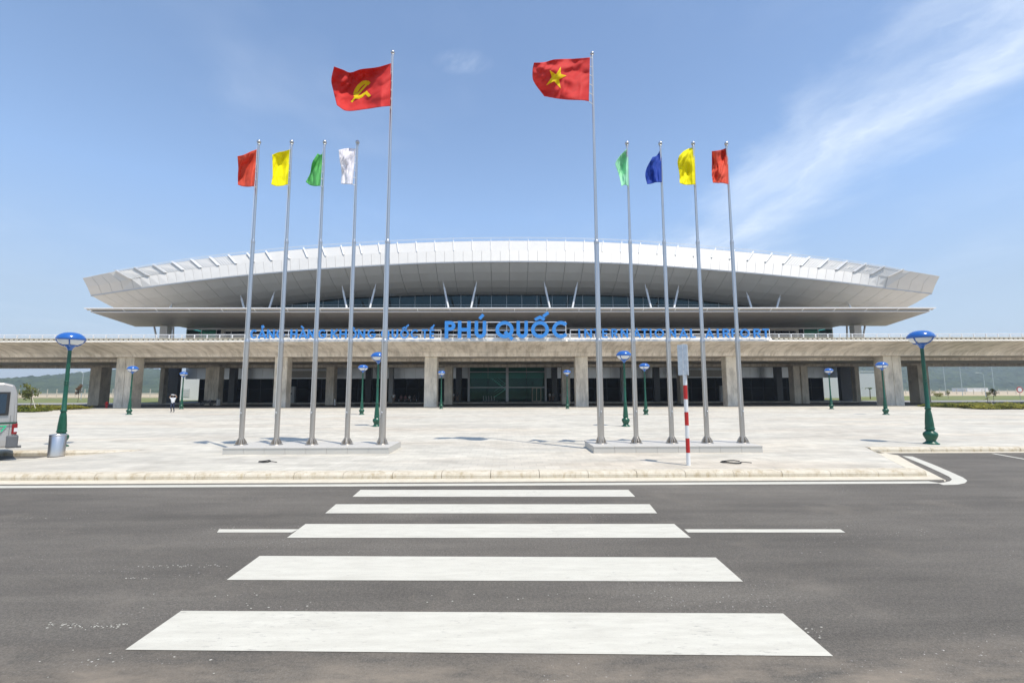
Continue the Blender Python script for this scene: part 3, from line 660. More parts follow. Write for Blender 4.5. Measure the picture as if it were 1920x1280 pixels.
# upper glazing
gw = pt(MB().box(-1, 1, 80.32, 80.40, 11.0, 11.05).build('upper_glass_wall', 'dark_steel', te))
x0 = -49.0; nn = 36; step = 98/nn
Gpts = sorted([(pG(px).x, pG(px).z) for px in range(160, 1760, 8)])
for i in range(nn):
    a_, c_ = x0+i*step, x0+(i+1)*step; za, zc_ = interp(Gpts, a_+CX*0), interp(Gpts, c_)
    if max(za, zc_) < 15: continue
    rws = [(12.6, 15.0), (15.0, 17.3), (17.3, 99)]
    for lo, hi in rws:
        ha, hc = min(hi, za+.1), min(hi, zc_+.1)
        if ha <= lo+.05 and hc <= lo+.05: continue
        ha, hc = max(ha, lo+.02), max(hc, lo+.02)
        b = MB(); b.slab([(a_+.03, 80.2, lo+.03), (c_-.03, 80.2, lo+.03), (c_-.03, 80.2, hc), (a_+.03, 80.2, ha)], (0, .03, 0)); b.build('window_pane', 'upper_glass', gw)
mb = MB()
for i in range(nn+1):
    a_ = x0+i*step; za = interp(Gpts, a_); mb.box(a_-.028, a_+.028, 80.16, 80.36, 12.6, max(12.7, za))
mb.box(-49, 49, 80.17, 80.35, 17.27, 17.33); mb.box(-49, 49, 80.17, 80.35, 14.97, 15.03); mb.build('window_frame', 'grey_steel', gw)
for o in bpy.data.objects:
    if o.parent == gw: o.location = (0, 0, 0)
b = MB(); b.box(-49, 49, 82.5, 83, 12, 22); pt(b.build('inner_wall', 'dark_clad', te))
# canopy
zc1 = at(950, 577, 60).z
cxl, cxr = atx(172, 60, 12.5), atx(1741, 60, 12.5); bxl, bxr = atx(254, 70, 11.9), atx(1661, 70, 11.9)
zc_f = at(950, 585.5, 60).z; zc_b = at(950, 612, 70).z
b = MB(); b.hexa([(cxl+.2, 60.1, zc_f+.1), (cxr-.2, 60.1, zc_f+.1), (bxr-.1, 70, zc_b+.12), (bxl+.1, 70, zc_b+.12)], [(cxl+.2, 60.1, zc_f+.16), (cxr-.2, 60.1, zc_f+.16), (bxr-.1, 70, 12.5), (bxl+.1, 70, 12.5)])
b.box(atx(350, 71.6, 12), atx(1561, 71.6, 12), 70.001, 84, 12.02, 12.45)
can = pt(b.build('canopy', 'canopy_soffit', te))
nb = 26
for i in range(nb):
    for j in range(3):
        def cp(u, v): xa = cxl+(cxr-cxl)*u; xb = bxl+(bxr-bxl)*u; return Vector((xa+(xb-xa)*v, 60+10*v, zc_f+(zc_b-zc_f)*v+.02))
        q = (cp(i/nb, j/3), cp((i+1)/nb, j/3), cp((i+1)/nb, (j+1)/3), cp(i/nb, (j+1)/3))
        s = shrink(*q, .02); b = MB(); b.slab(s, (0, 0, .06)); b.build('soffit_panel', 'canopy_soffit', can)
b = MB(); b.add([(cxl+.3, 60.2, 12.95), (cxr-.3, 60.2, 12.95), (bxr-.2, 70, 12.7), (bxl+.2, 70, 12.7)], [(0, 1, 2, 3)]); b.add([(atx(350, 71.6, 12), 70.01, 12.66), (atx(1561, 71.6, 12), 70.01, 12.66), (atx(1561, 71.6, 12), 80, 12.6), (atx(350, 71.6, 12), 80, 12.6)], [(0, 1, 2, 3)]); b.build('canopy_roof', 'roof_felt', can)
b = MB(); b.tube((cxl, 59.95, zc_f+.09), (cxr, 59.95, zc_f+.09), .10, n=10); b.build('edge_tube', 'grey_steel', can)
zbl = at(950, 579, 60).z
b = MB(); b.box(cxl-.6, cxr+.6, 59.5, 60.0, zbl-.03, zbl+.10); b.build('blade_edge', 'white_steel', can)
for k in range(4):
    b = MB(); b.add([(cxl-.5+k*.2, 59.72+k*.32, zbl-.06-k*.05), (cxr+.5-k*.2, 59.72+k*.32, zbl-.06-k*.05), (cxr+.5-k*.2, 59.95+k*.32, zbl-.20-k*.05), (cxl-.5+k*.2, 59.95+k*.32, zbl-.20-k*.05)], [(0, 1, 2, 3)])
    b.add([(cxl-.5+k*.2, 59.74+k*.32, zbl-.04-k*.05), (cxr+.5-k*.2, 59.74+k*.32, zbl-.04-k*.05), (cxr+.5-k*.2, 59.97+k*.32, zbl-.18-k*.05), (cxl-.5+k*.2, 59.97+k*.32, zbl-.18-k*.05)], [(3, 2, 1, 0)])
    b.build('louvre_blade', 'beige_wall', can)
for i in range(nb+1):
    X = cxl+(cxr-cxl)*i/nb; b = MB(); b.prismx([(59.6, zbl-.05), (60.3, zbl-.3), (60.3, zc_f+.2), (59.98, zc_f+.2)], X-.05, X+.05); b.build('bracket', 'white_steel', can)
for o in bpy.data.objects:
    if o.parent == can: o.location = (0, 0, 0)
# departures level
ZD = zt+.2
gl_, gr_ = atx(348, 71.6, 9.5), atx(1563, 71.6, 9.5)
dw = pt(MB().box(gl_+.1, gr_-.1, 75, 75.3, ZD, 12.0).build('departures_wall', 'beige_wall', te))
for xq in (gl_, gr_-.1): b = MB(); b.box(xq, xq+.1, 71.85, 84, ZD, 11.9); b.build('side_glass', 'green_glass', dw)
n_ = 44; stp = (gr_-gl_)/n_
for i in range(n_):
    xa = gl_+i*stp; c = (xa+stp/2); pxm = 960+853*((Vector((c, 71.6, 7.5))).dot(RT))/(Vector((c, 71.6, 7.5)).dot(FWD))
    solid = 412 < pxm < 640 and False
    m = 'green_glass' if (pxm < 412 or pxm > 1497) else 'dark_glass'
    b = MB(); b.box(xa+.04, xa+stp-.04, 71.7, 71.74, ZD+.1, 11.75); b.build('window_pane', m, dw)
mb = MB()
for i in range(n_+1): mb.box(gl_+i*stp-.04, gl_+i*stp+.04, 71.62, 71.8, ZD, 11.8)
mb.box(gl_, gr_, 71.6, 71.82, 11.76, 12.0); mb.box(gl_, gr_, 71.61, 71.81, 10.1, 10.18); mb.build('window_frame', 'grey_steel', dw)
for pa, pb2 in ((412, 630), (1275, 1500)):
    xa, xb = atx(pa, 71, 10), atx(pb2, 71, 10); b = MB(); b.box(xa, xb, 71.2, 71.59, 11.45, 11.8); b.box(xa, xa+.5, 71.2, 71.59, ZD, 11.449); b.box(xb-.4, xb, 71.2, 71.59, ZD, 11.449)
    b.build('entrance_surround', 'beige_wall', dw)
for o in bpy.data.objects:
    if o.parent == dw: o.location = (0, 0, 0)
for px in (311, 1604): X = atx(px, 69, 10); b = MB(); b.box(X-.55, X+.55, 68.4, 69.4, ZD, 11.9); pt(b.build('canopy_column', 'grey_wall', te))
for px, q in ((289, 300), (325, 325), (1588, 1588), (1622, 1613)):
    b = MB(); b.tube((atx(px, 69, 11.6), 69, 11.9), (atx(q, 69, 8.5), 69, ZD), .13, n=8); pt(b.build('prop', 'grey_steel', te))
# body and ground floor
b = MB(); b.box(-50, 50, 84, 128, 6.6, 18.0); b.box(-47, 47, 97, 127.9, .14, 6.595); pt(b.build('rear_block', 'pale_grey_wall', te))
GF = 84.0
def gx(px, z=3, Y=GF): return atx(px, Y, z)
b = MB(); b.box(gx(345), gx(1592), GF+.5, GF+12, 6.45, 6.6); b.box(gx(345), gx(1592), 75.3, GF+.5, 6.46, 6.6); pt(b.build('ceiling', 'dark_clad', te))
band = pt(MB().box(gx(345)+.1, gx(1592)-.1, GF+.3, GF+.6, 4.35, 6.45).build('panel_band', 'joint_dark', te))
xa = gx(345)
while xa < gx(1592)-.5:
    pxm = 960+853*Vector((xa+1, GF, 3)).dot(RT)/Vector((xa+1, GF, 3)).dot(FWD)
    if not (874 < pxm < 1026):
        b = MB(); b.box(xa+.02, xa+1.98, GF+.2, GF+.29, 4.36, 6.44); b.build('wall_panel', 'blue_panel', band)
    xa += 2.0
for o in bpy.data.objects:
    if o.parent == band: o.location = (0, 0, 0)
# shop front bays of dark glass
sf = pt(MB().box(gx(372), gx(1545), GF+9, GF+9.3, .14, 6.4).build('hall_back_wall', 'brown_screen', te))
xa = gx(372); e1 = gx(876); e2 = gx(1025)
segs = [(gx(372), e1), (e2, gx(1545))]
for s0, s1 in segs:
    n = int(round((s1-s0)/2.2)); w_ = (s1-s0)/n
    for i in range(n):
        b = MB(); b.box(s0+i*w_+.05, s0+(i+1)*w_-.05, GF+.30, GF+.34, .2, 4.3); b.build('shopfront_pane', 'dark_glass', sf)
    b = MB()
    for i in range(n+1): b.box(s0+i*w_-.04, s0+i*w_+.04, GF+.26, GF+.40, .14, 4.33)
    b.box(s0, s1, GF+.27, GF+.39, 2.5, 2.57); b.build('shopfront_frame', 'dark_steel', sf)
for xq in (gx(372), gx(1545)-.4): b = MB(); b.box(xq, xq+.4, GF+.5, GF+9, .14, 4.34); b.build('end_wall', 'dark_clad', sf)
# end wings with passage (dark flank piers)
for o in bpy.data.objects:
    if o.parent == sf: o.location = (0, 0, 0)
for pa, pb2 in ((311, 333), (1577, 1601)): X0, X1 = gx(pa, 3, 82), gx(pb2, 3, 82); b = MB(); b.box(X0, X1, 82, 82.8, .14, 6.45); pt(b.build('flank_pier', 'dark_clad', te))
for pa, pb2 in ((298, 306), (1605, 1613)): X0, X1 = gx(pa, 3, 76.6), gx(pb2, 3, 76.6); b = MB(); b.box(X0, X1, 76.7, 77.6, .14, 6.45); pt(b.build('thin_column', 'pier_concrete', te))
for pa in (434, 732.5, 860, 1040, 1169, 1232, 690, 1462): X = gx(pa, 3, 81); r_ = .35 if pa in (732.5, 1169) else .5; b = MB(); b.box(X-r_, X+r_, 81, 82, .14, 6.44); pt(b.build('inner_column', 'dark_clad' if r_ > .4 else 'grey_wall', te))
for pa, pb2 in ((537, 610), (1288, 1366)):
    X0, X1 = gx(pa, 3, 77.5), gx(pb2, 3, 77.5); b = MB(); b.box(X0, X1, 77.6, 78.2, 4.4, 5.5); b.box(X0, X1, 77.7, 78.1, 5.9, 6.3); pt(b.build('lintel_beam', 'beige_wall', te))
# glazed central entrance
en = pt(MB().box(e1, e2, GF+12.5, GF+12.8, .14, 6.44).build('entrance_hall', 'interior_green', te))
b = MB(); b.box(e1, e2, GF-1, GF+12.4, .142, .18); b.build('hall_floor', 'interior_floor', en)
FZ = GF-1.2
xc = (gx(951, 3, FZ)); E1, E2 = gx(879, 3, FZ), gx(1023, 3, FZ)
rowz = [.2, at(950, 726, FZ).z, at(950, 697, FZ).z, 6.4]
for i, (z0, z1) in enumerate(zip(rowz, rowz[1:])):
    nc = 4
    for s0, s1 in ((E1, xc), (xc, E2)):
        for k in range(2):
            a_, c_ = s0+(s1-s0)*k/2, s0+(s1-s0)*(k+1)/2; b = MB(); b.box(a_+.06, c_-.06, FZ, FZ+.04, z0+.06, z1-.06); b.build('entrance_pane', 'green_glass', en)
b = MB()
for X, r_ in ((E1, .18), (xc, .24), (E2, .18)): b.box(X-r_, X+r_, FZ-.15, FZ+.2, .14, 6.42)
for z in rowz[1:3]:
    b.box(E1+.181, xc-.241, FZ-.1, FZ+.12, z-.08, z+.08); b.box(xc+.241, E2-.181, FZ-.1, FZ+.12, z-.08, z+.08)
b.build('entrance_frame', 'grey_steel', en)
def stair(p, q, Y):
    b = MB(); p = Vector(p); q = Vector(q); n = 14
    for k in range(n):
        a0 = p.lerp(q, k/n); a1 = p.lerp(q, (k+1)/n); b.box(min(a0.x, a1.x), max(a0.x, a1.x), Y, Y+1.5, min(a0.z, a1.z)-.08, max(a0.z, a1.z))
    b.tube((p.x, Y, p.z+1), (q.x, Y, q.z+1), .04, n=6); b.tube((p.x, Y, p.z+.5), (q.x, Y, q.z+.5), .03, n=6); return b.build('stair_flight', 'white_wall', en)
SY = 88
s1_, s2_, s3_, s4_ = at(926, 744, SY), at(948, 729, SY), at(908, 698, SY), at(932, 684, SY)
stair(s1_, s2_, SY); stair((s2_.x, SY, s2_.z), s3_, SY+1.6); stair(s3_, (s4_.x, SY, 6.4), SY)
for o in bpy.data.objects:
    if o.parent == en: o.location = (0, 0, 0)
d0, d1 = gx(998, 1, FZ-.3), gx(1014, 1, FZ-.3)
dr = MB(); zt2 = at(950, 728, FZ).z
for k in range(3):
    X = d0+(d1-d0)*k/2; dr.box(X-.07, X+.07, FZ-.4, FZ-.25, .16, zt2)
dr.box(d0-.07, d1+.07, FZ-.41, FZ-.24, zt2, zt2+.15); dr.box(d0, d1, FZ-.39, FZ-.26, .16, .3); pt(dr.build('entrance_door_frame', 'gutter', te))
for px in (544, 1359):
    X = gx(px, 2, 79); t = tag(empty('kiosk', (X, 79, .14)), 'pale grey kiosk with dark screen %s of the central entrance' % ('left' if px < 950 else 'right'), 'kiosk')
    b = MB(); b.box(-.72, .72, 0, .7, 0, 2.75); b.build('cabinet', 'grey_wall', t, bevel=.05); b = MB(); b.box(-.28, .28, -.03, -.002, 1.35, 1.75); b.build('screen', 'dark_steel', t)
# far buildings
def block(name, pxa, pxb, pya, Y, m, label, d=20, cat='building', win=None):
    X0, X1 = atx(pxa, Y, 3), atx(pxb, Y, 3); zt_ = at((pxa+pxb)/2, pya, Y).z; t = tag(empty(name, ((X0+X1)/2, Y, 0)), label, cat)
    w2 = (X1-X0)/2; b = MB(); b.box(-w2, w2, 0, d, -.1, zt_); b.build('wall', m, t); b = MB(); b.box(-w2-.15, w2+.15, -.15, d+.15, zt_+.003, zt_+.25); b.build('roof', m, t)
    if win:
        for (a_, c_, e_, f_) in win:
            xa, xb = atx(a_, Y, 2)-(X0+X1)/2, atx(c_, Y, 2)-(X0+X1)/2; za, zb_ = at(950, f_, Y).z, at(950, e_, Y).z
            b = MB(); b.box(xa, xb, -.06, -.003, za, zb_); f = b.build('window', 'grey_wall', t)
            for k in range(4): z = za+(zb_-za)*(k+.5)/4; b = MB(); b.box(xa+.1, xb-.1, -.12, -.062, z-.08, z+.08); b.build('louvre', 'white_wall', f)
    return t
block('plant_building', 322, 382, 700, 112, 'white_wall', 'white single storey building behind the left end of the terminal', win=[(340, 356, 727, 742)])
block('cargo_building', 1528, 1612, 700, 118, 'pale_grey_wall', 'pale grey building behind the right end of the terminal')
block('cargo_shed', 1600, 1652, 697, 135, 'grey_wall', 'plain grey shed beside the right hand double pier', d=30)
block('far_shed', 1813, 1852, 727.5, 430, 'white_wall', 'tiny long white shed far off on the sandy field', d=15, win=[(1818, 1824, 730, 732), (1830, 1836, 730, 732), (1841, 1847, 730, 732)])

# ------------------------------------------------------------------ raised lettering
def ribbon(b, pts, t, y0, y1, closed=False):
    P = [Vector(p) for p in pts]; P = [p for i, p in enumerate(P) if i == 0 or (p-P[i-1]).length > 1e-4]; n = len(P); l = []; r = []
    for i in range(n):
        if closed: a_, c_ = P[(i-1) % n], P[(i+1) % n]
        else: a_, c_ = P[max(0, i-1)], P[min(n-1, i+1)]
        d1 = (P[i]-a_).normalized() if (closed or i > 0) else (c_-P[i]).normalized()
        d2 = (c_-P[i]).normalized() if (closed or i < n-1) else d1
        nr = Vector((-(d1+d2).y, (d1+d2).x)).normalized(); k = 1/max(.45, nr.dot(Vector((-d1.y, d1.x))))
        l.append(P[i]+nr*t/2*k); r.append(P[i]-nr*t/2*k)
    vs = [(p.x, y0, p.y) for p in l]+[(p.x, y0, p.y) for p in r]+[(p.x, y1, p.y) for p in l]+[(p.x, y1, p.y) for p in r]
    fs = []; m = n if closed else n-1
    for i in range(m):
        j = (i+1) % n; fs += [(i, j, n+j, n+i), (2*n+i, 3*n+i, 3*n+j, 2*n+j), (i, 2*n+i, 2*n+j, j), (n+i, n+j, 3*n+j, 3*n+i)]
    if not closed: fs += [(0, n, 3*n, 2*n), (n-1, 3*n-1, 4*n-1, 2*n-1)]
    b.add(vs, fs)
def arc(cx, cz, rx, rz, a0, a1, n=18): return [(cx+rx*math.cos(R(a0+(a1-a0)*k/n)), cz+rz*math.sin(R(a0+(a1-a0)*k/n))) for k in range(n+1)]
def strokes(ch, W, H, t):
    h = t/2; rx, rz = W/2-h, H/2-h
    if ch == 'O': return [(arc(W/2, H/2, rx, rz, 0, 345, 23), True)]
    if ch == 'Q': return [(arc(W/2, H/2, rx, rz, 0, 345, 23), True), ([(W*.52, H*.38), (W*.93, -H*.07)], False)]
    if ch == 'C': return [(arc(W/2+.08*W, H/2, rx*1.08, rz, 42, 318), False)]
    if ch == 'G': return [(arc(W/2+.04*W, H/2, rx, rz, 45, 330)+[(W-h, H*.5)], False), ([(W*.52, H*.45), (W, H*.45)], False)]
    if ch == 'I': return [([(W/2, 0), (W/2, H)], False)]
    if ch == 'L': return [([(h, H), (h, h), (W, h)], False)]
    if ch == 'T': return [([(W/2, 0), (W/2, H-t)], False), ([(0, H-h), (W, H-h)], False)]
    if ch == 'E': return [([(W, H-h), (h, H-h), (h, h), (W, h)], False), ([(t, H/2), (W*.9, H/2)], False)]
    if ch == 'H': return [([(h, 0), (h, H)], False), ([(W-h, 0), (W-h, H)], False), ([(t, H/2), (W-t, H/2)], False)]
    if ch == 'N': return [([(h, 0), (h, H)], False), ([(W-h, 0), (W-h, H)], False), ([(h, H-h), (W-h, h)], False)]
    if ch == 'A': return [([(h*.8, 0), (W/2, H-h), (W-h*.8, 0)], False), ([(W*.25, H*.28), (W*.75, H*.28)], False)]
    if ch == 'U': return [([(h, H), (h, H*.36)]+arc(W/2, H*.36, rx, H*.36-h, 180, 360, 14)+[(W-h, H*.36), (W-h, H)], False)]
    if ch in 'PR':
        bowl = [(h, H-h), (W*.55, H-h)]+arc(W*.55, H*.72, W*.45-h, H*.28-h, 90, -90, 12)+[(W*.55, H*.44+h), (h, H*.44+h)]
        s = [([(h, 0), (h, H)], False), (bowl, False)]
        if ch == 'R': s.append(([(W*.5, H*.44), (W-h*.6, 0)], False))
        return s
    if ch == 'K': return [([(h, 0), (h, H)], False), ([(W-h*.7, H), (t*.9, H*.45)], False), ([(W*.38, H*.56), (W-h*.5, 0)], False)]
def accent(k, W, H, t):
    if k == "'": return [([(W*.42, H*1.13), (W*.75, H*1.38)], False)]
    if k == '^': return [([(W*.25, H*1.07), (W*.5, H*1.22), (W*.75, H*1.07)], False)]
    if k == '^\'': return [([(W*.22, H*1.07), (W*.5, H*1.23), (W*.76, H*1.07)], False), ([(W*.68, H*1.26), (W*.98, H*1.5)], False)]
    if k == '?': return [([(W*.38, H*1.33), (W*.55, H*1.38), (W*.62, H*1.28), (W*.5, H*1.2), (W*.5, H*1.1)], False)]
    if k == '`': return [([(W*.25, H*1.36), (W*.55, H*1.12)], False)]
    return []
SY_ = DY-.62
def sign(name, label, items, ytop, ybot, rails, rail_x, t_ratio, dep):
    x0 = atx(items[0][1], SY_, 8); t = tag(empty(name, (x0, SY_, 0)), label, 'sign')
    z0 = at(950, ybot, SY_).z; H = at(950, ytop, SY_).z-z0; th = H*t_ratio
    for it in items:
        ch, pa, pb2 = it[:3]; ac = it[3] if len(it) > 3 else None
        X0 = atx(pa, SY_, 8)-x0; W = atx(pb2, SY_, 8)-x0-X0; b = MB()
        for k, (pts, cl_) in enumerate(strokes(ch, W, H, th)+accent(ac, W, H, th*.8)):
            if ac and k >= len(strokes(ch, W, H, th)): tt = th*.85
            else: tt = th
            ribbon(b, [(X0+p[0], z0+p[1]) for p in pts], tt, -.004*k, dep-.002*k, cl_)
        b.build('letter', 'sign_blue', t)
    xa, xb = atx(rail_x[0], SY_, 8)-x0, atx(rail_x[1], SY_, 8)-x0; b = MB()
    for z_ in rails:
        z = at(950, z_, SY_).z; b.box(xa, xb, dep+.03, dep+.11, z-.04, z+.04)
    ztp = at(950, rails[0], SY_).z; n = max(2, int((xb-xa)/2.1))
    for k in range(n+1): X = xa+(xb-xa)*k/n; b.box(X-.035, X+.035, dep+.112, dep+.17, zt+.15, ztp)
    for k in range(n+1): X = xa+(xb-xa)*k/n; b.box(X-.03, X+.03, dep+.171, .62, zt+.2, zt+.26)
    b.build('frame', 'white_steel', t); return t
sign('sign_lettering', 'large blue raised letters PHÚ QUỐC above the middle of the elevated road',
     [('P', 833.6, 853.5), ('H', 858.3, 882.5), ('U', 889.8, 911.5, "'"), ('Q', 929, 963.3), ('U', 968.6, 990), ('O', 996, 1029.5, "^'"), ('C', 1034, 1065)], 601.6, 633.8, (603, 618.5, 627), (838, 1062), .20, .22)
sign('sign_lettering', 'small blue raised letters CẢNG HÀNG KHÔNG QUỐC TẾ',
     [('C', 468, 480), ('A', 483, 498, '?'), ('N', 500, 514), ('G', 517, 532), ('H', 543.7, 556.5), ('A', 559.6, 575, '`'), ('N', 576.5, 589), ('G', 595.6, 611), ('K', 620, 633), ('H', 636, 649.6), ('O', 652.5, 668, '^'),
      ('N', 670.6, 684), ('G', 688, 704), ('Q', 714, 730), ('U', 734, 746), ('O', 750, 766, "^'"), ('C', 769, 784), ('T', 790.5, 802), ('E', 805.2, 814, "^'")], 617, 634, (618.5, 626.5), (466, 826), .17, .16)
sign('sign_lettering', 'small blue raised letters INTERNATIONAL AIRPORT right of the large lettering',
     [('I', 1084, 1088.5), ('N', 1096, 1110), ('T', 1113, 1124.5), ('E', 1129.5, 1139.5), ('R', 1147, 1158), ('N', 1164.5, 1178), ('A', 1187, 1202), ('T', 1203.5, 1215), ('I', 1218.5, 1222.7), ('O', 1228, 1245.5), ('N', 1254.5, 1268),
      ('A', 1274, 1290), ('L', 1295, 1305), ('A', 1323, 1339), ('I', 1344.5, 1349), ('R', 1356, 1368), ('P', 1372.5, 1384), ('O', 1389, 1406), ('R', 1414, 1426.5), ('T', 1431, 1442.5)], 616.5, 633.5, (618, 626), (1070, 1446), .17, .16)

# ------------------------------------------------------------------ plinths, flagpoles, flags
PT = .36; PY = 15.62
for pa, pb2, lab in ((417, 729, 'long low grey granite plinth under the five left flagpoles'), (1113, 1430, 'long low grey granite plinth under the five right flagpoles')):
    X0, X1 = atx(pa, 14.8, .2), atx(pb2, 14.8, .2); t = tag(empty('flagpole_plinth', ((X0+X1)/2, 15.6, PZ)), lab, 'plinth'); w2 = (X1-X0)/2
    b = MB(); b.box(-w2+.03, w2-.03, -.77, .85, -.05, PT-PZ-.03); b.build('core', 'pier_concrete', t)
    n = 8; l = 2*w2/n
    for k in range(n):
        b = MB(); b.box(-w2+k*l+.004, -w2+(k+1)*l-.004, -.80, -.772, -.02, PT-PZ-.032); b.build('facing_slab', 'plinth_granite', t)
        for j in range(2):
            y0 = -.815+j*.85; b = MB(); b.box(-w2+k*l+.004, -w2+(k+1)*l-.004, y0, y0+.842, PT-PZ-.029, PT-PZ); b.build('top_slab', 'plinth_granite', t)
    for s in (-1, 1):
        b = MB(); b.box(min(s*w2, s*(w2-.028)), max(s*w2, s*(w2-.028)), -.769, .85, -.02, PT-PZ-.032); b.build('side_slab', 'plinth_granite', t)
def flagpole(px, tall):
    X = atx(px, PY, PT); t = empty('flagpole', (X, PY, PT)); H = (14.5 if tall else 11.0)-PT; r = (.115, .088, .060, .036) if tall else (.083, .064, .048, .034)
    z1, z2 = 3.83-PT, 7.35-PT
    for (z0, z1_, ra, rb) in ((0, z1, r[0], r[0]*.93), (z1, z2, r[1], r[1]*.95), (z2, H-.12, r[2], r[3])):
        b = MB(); b.tube((0, 0, z0+.0), (0, 0, z1_), ra, rb, 16); b.build('shaft', 'stainless' if z0 == 0 else 'stainless_bright', t)
    for z, ra, rb in ((z1, r[0], r[1]), (z2, r[1], r[2])):
        b = MB(); b.lathe([(ra*.94, -.06), (ra*1.04, -.04), (ra*1.04, .02), (rb*1.12, .07), (rb*1.02, .09)], 16, (0, 0, z)); b.build('collar', 'stainless_bright', t)
    b = MB(); b.lathe([(r[3], H-.12), (r[3]*.8, H-.10), (.05, H-.06), (.05, H-.03), (.03, H-.02)], 12); b.ball((0, 0, H+.05), .075, 12); b.build('finial', 'stainless_bright', t)
    b = MB(); b.lathe([(.21, 0), (.21, .02), (.2, .022)], 20); b.build('base_plate', 'stainless', t)
    for k in range(8):
        a_ = 2*math.pi*k/8+.2; c_, s_ = math.cos(a_), math.sin(a_); n = Vector((-s_, c_, 0))*.007
        q = [Vector((c_*rr, s_*rr, z)) for rr, z in ((r[0]*.95, .022), (.185, .022), (.175, .09), (r[0]*.95, .24))]
        b = MB(); b.hexa([p-n for p in q], [p+n for p in q]); b.build('gusset', 'stainless', t)
    b = MB(); yy = -(r[0]+.02)
    b.tube((-.05, -r[0]-.01, .9), (-.03, -r[3]-.02, H-.1), .006, n=4); b.build('halyard', 'sign_white', t)
    b = MB(); b.box(-.02, .02, -r[0]-.04, -r[0]*.9, 1.02, 1.1); b.ball((.0, -r[0]-.035, 1.06), .028, 8); b.build('cleat', 'stainless_bright', t)
    return t
polesL = [(452, 'leftmost'), (518, ''), (584.5, ''), (650.5, ''), (716.5, '')]
def coons(top, right, bot, left, nu, nv):
    def samp(pts, n):
        P = [Vector(p) for p in pts]; ls = [0]
        for a_, c_ in zip(P, P[1:]): ls.append(ls[-1]+(c_-a_).length)
        tx_ = [(l, p.x) for l, p in zip(ls, P)]; ty_ = [(l, p.y) for l, p in zip(ls, P)]
        return [Vector((smooth(tx_, ls[-1]*k/n), smooth(ty_, ls[-1]*k/n))) for k in range(n+1)]
    T, B_, L_, R_ = samp(top, nu), samp(bot, nu), samp(left, nv), samp(right, nv)
    out = []
    for j in range(nv+1):
        v = j/nv; row = []
        for i in range(nu+1):
            u = i/nu; p = T[i]*(1-v)+B_[i]*v+L_[j]*(1-u)+R_[j]*u-(T[0]*(1-u)*(1-v)+T[nu]*u*(1-v)+B_[0]*(1-u)*v+B_[nu]*u*v); row.append(p)
        out.append(row)
    return out
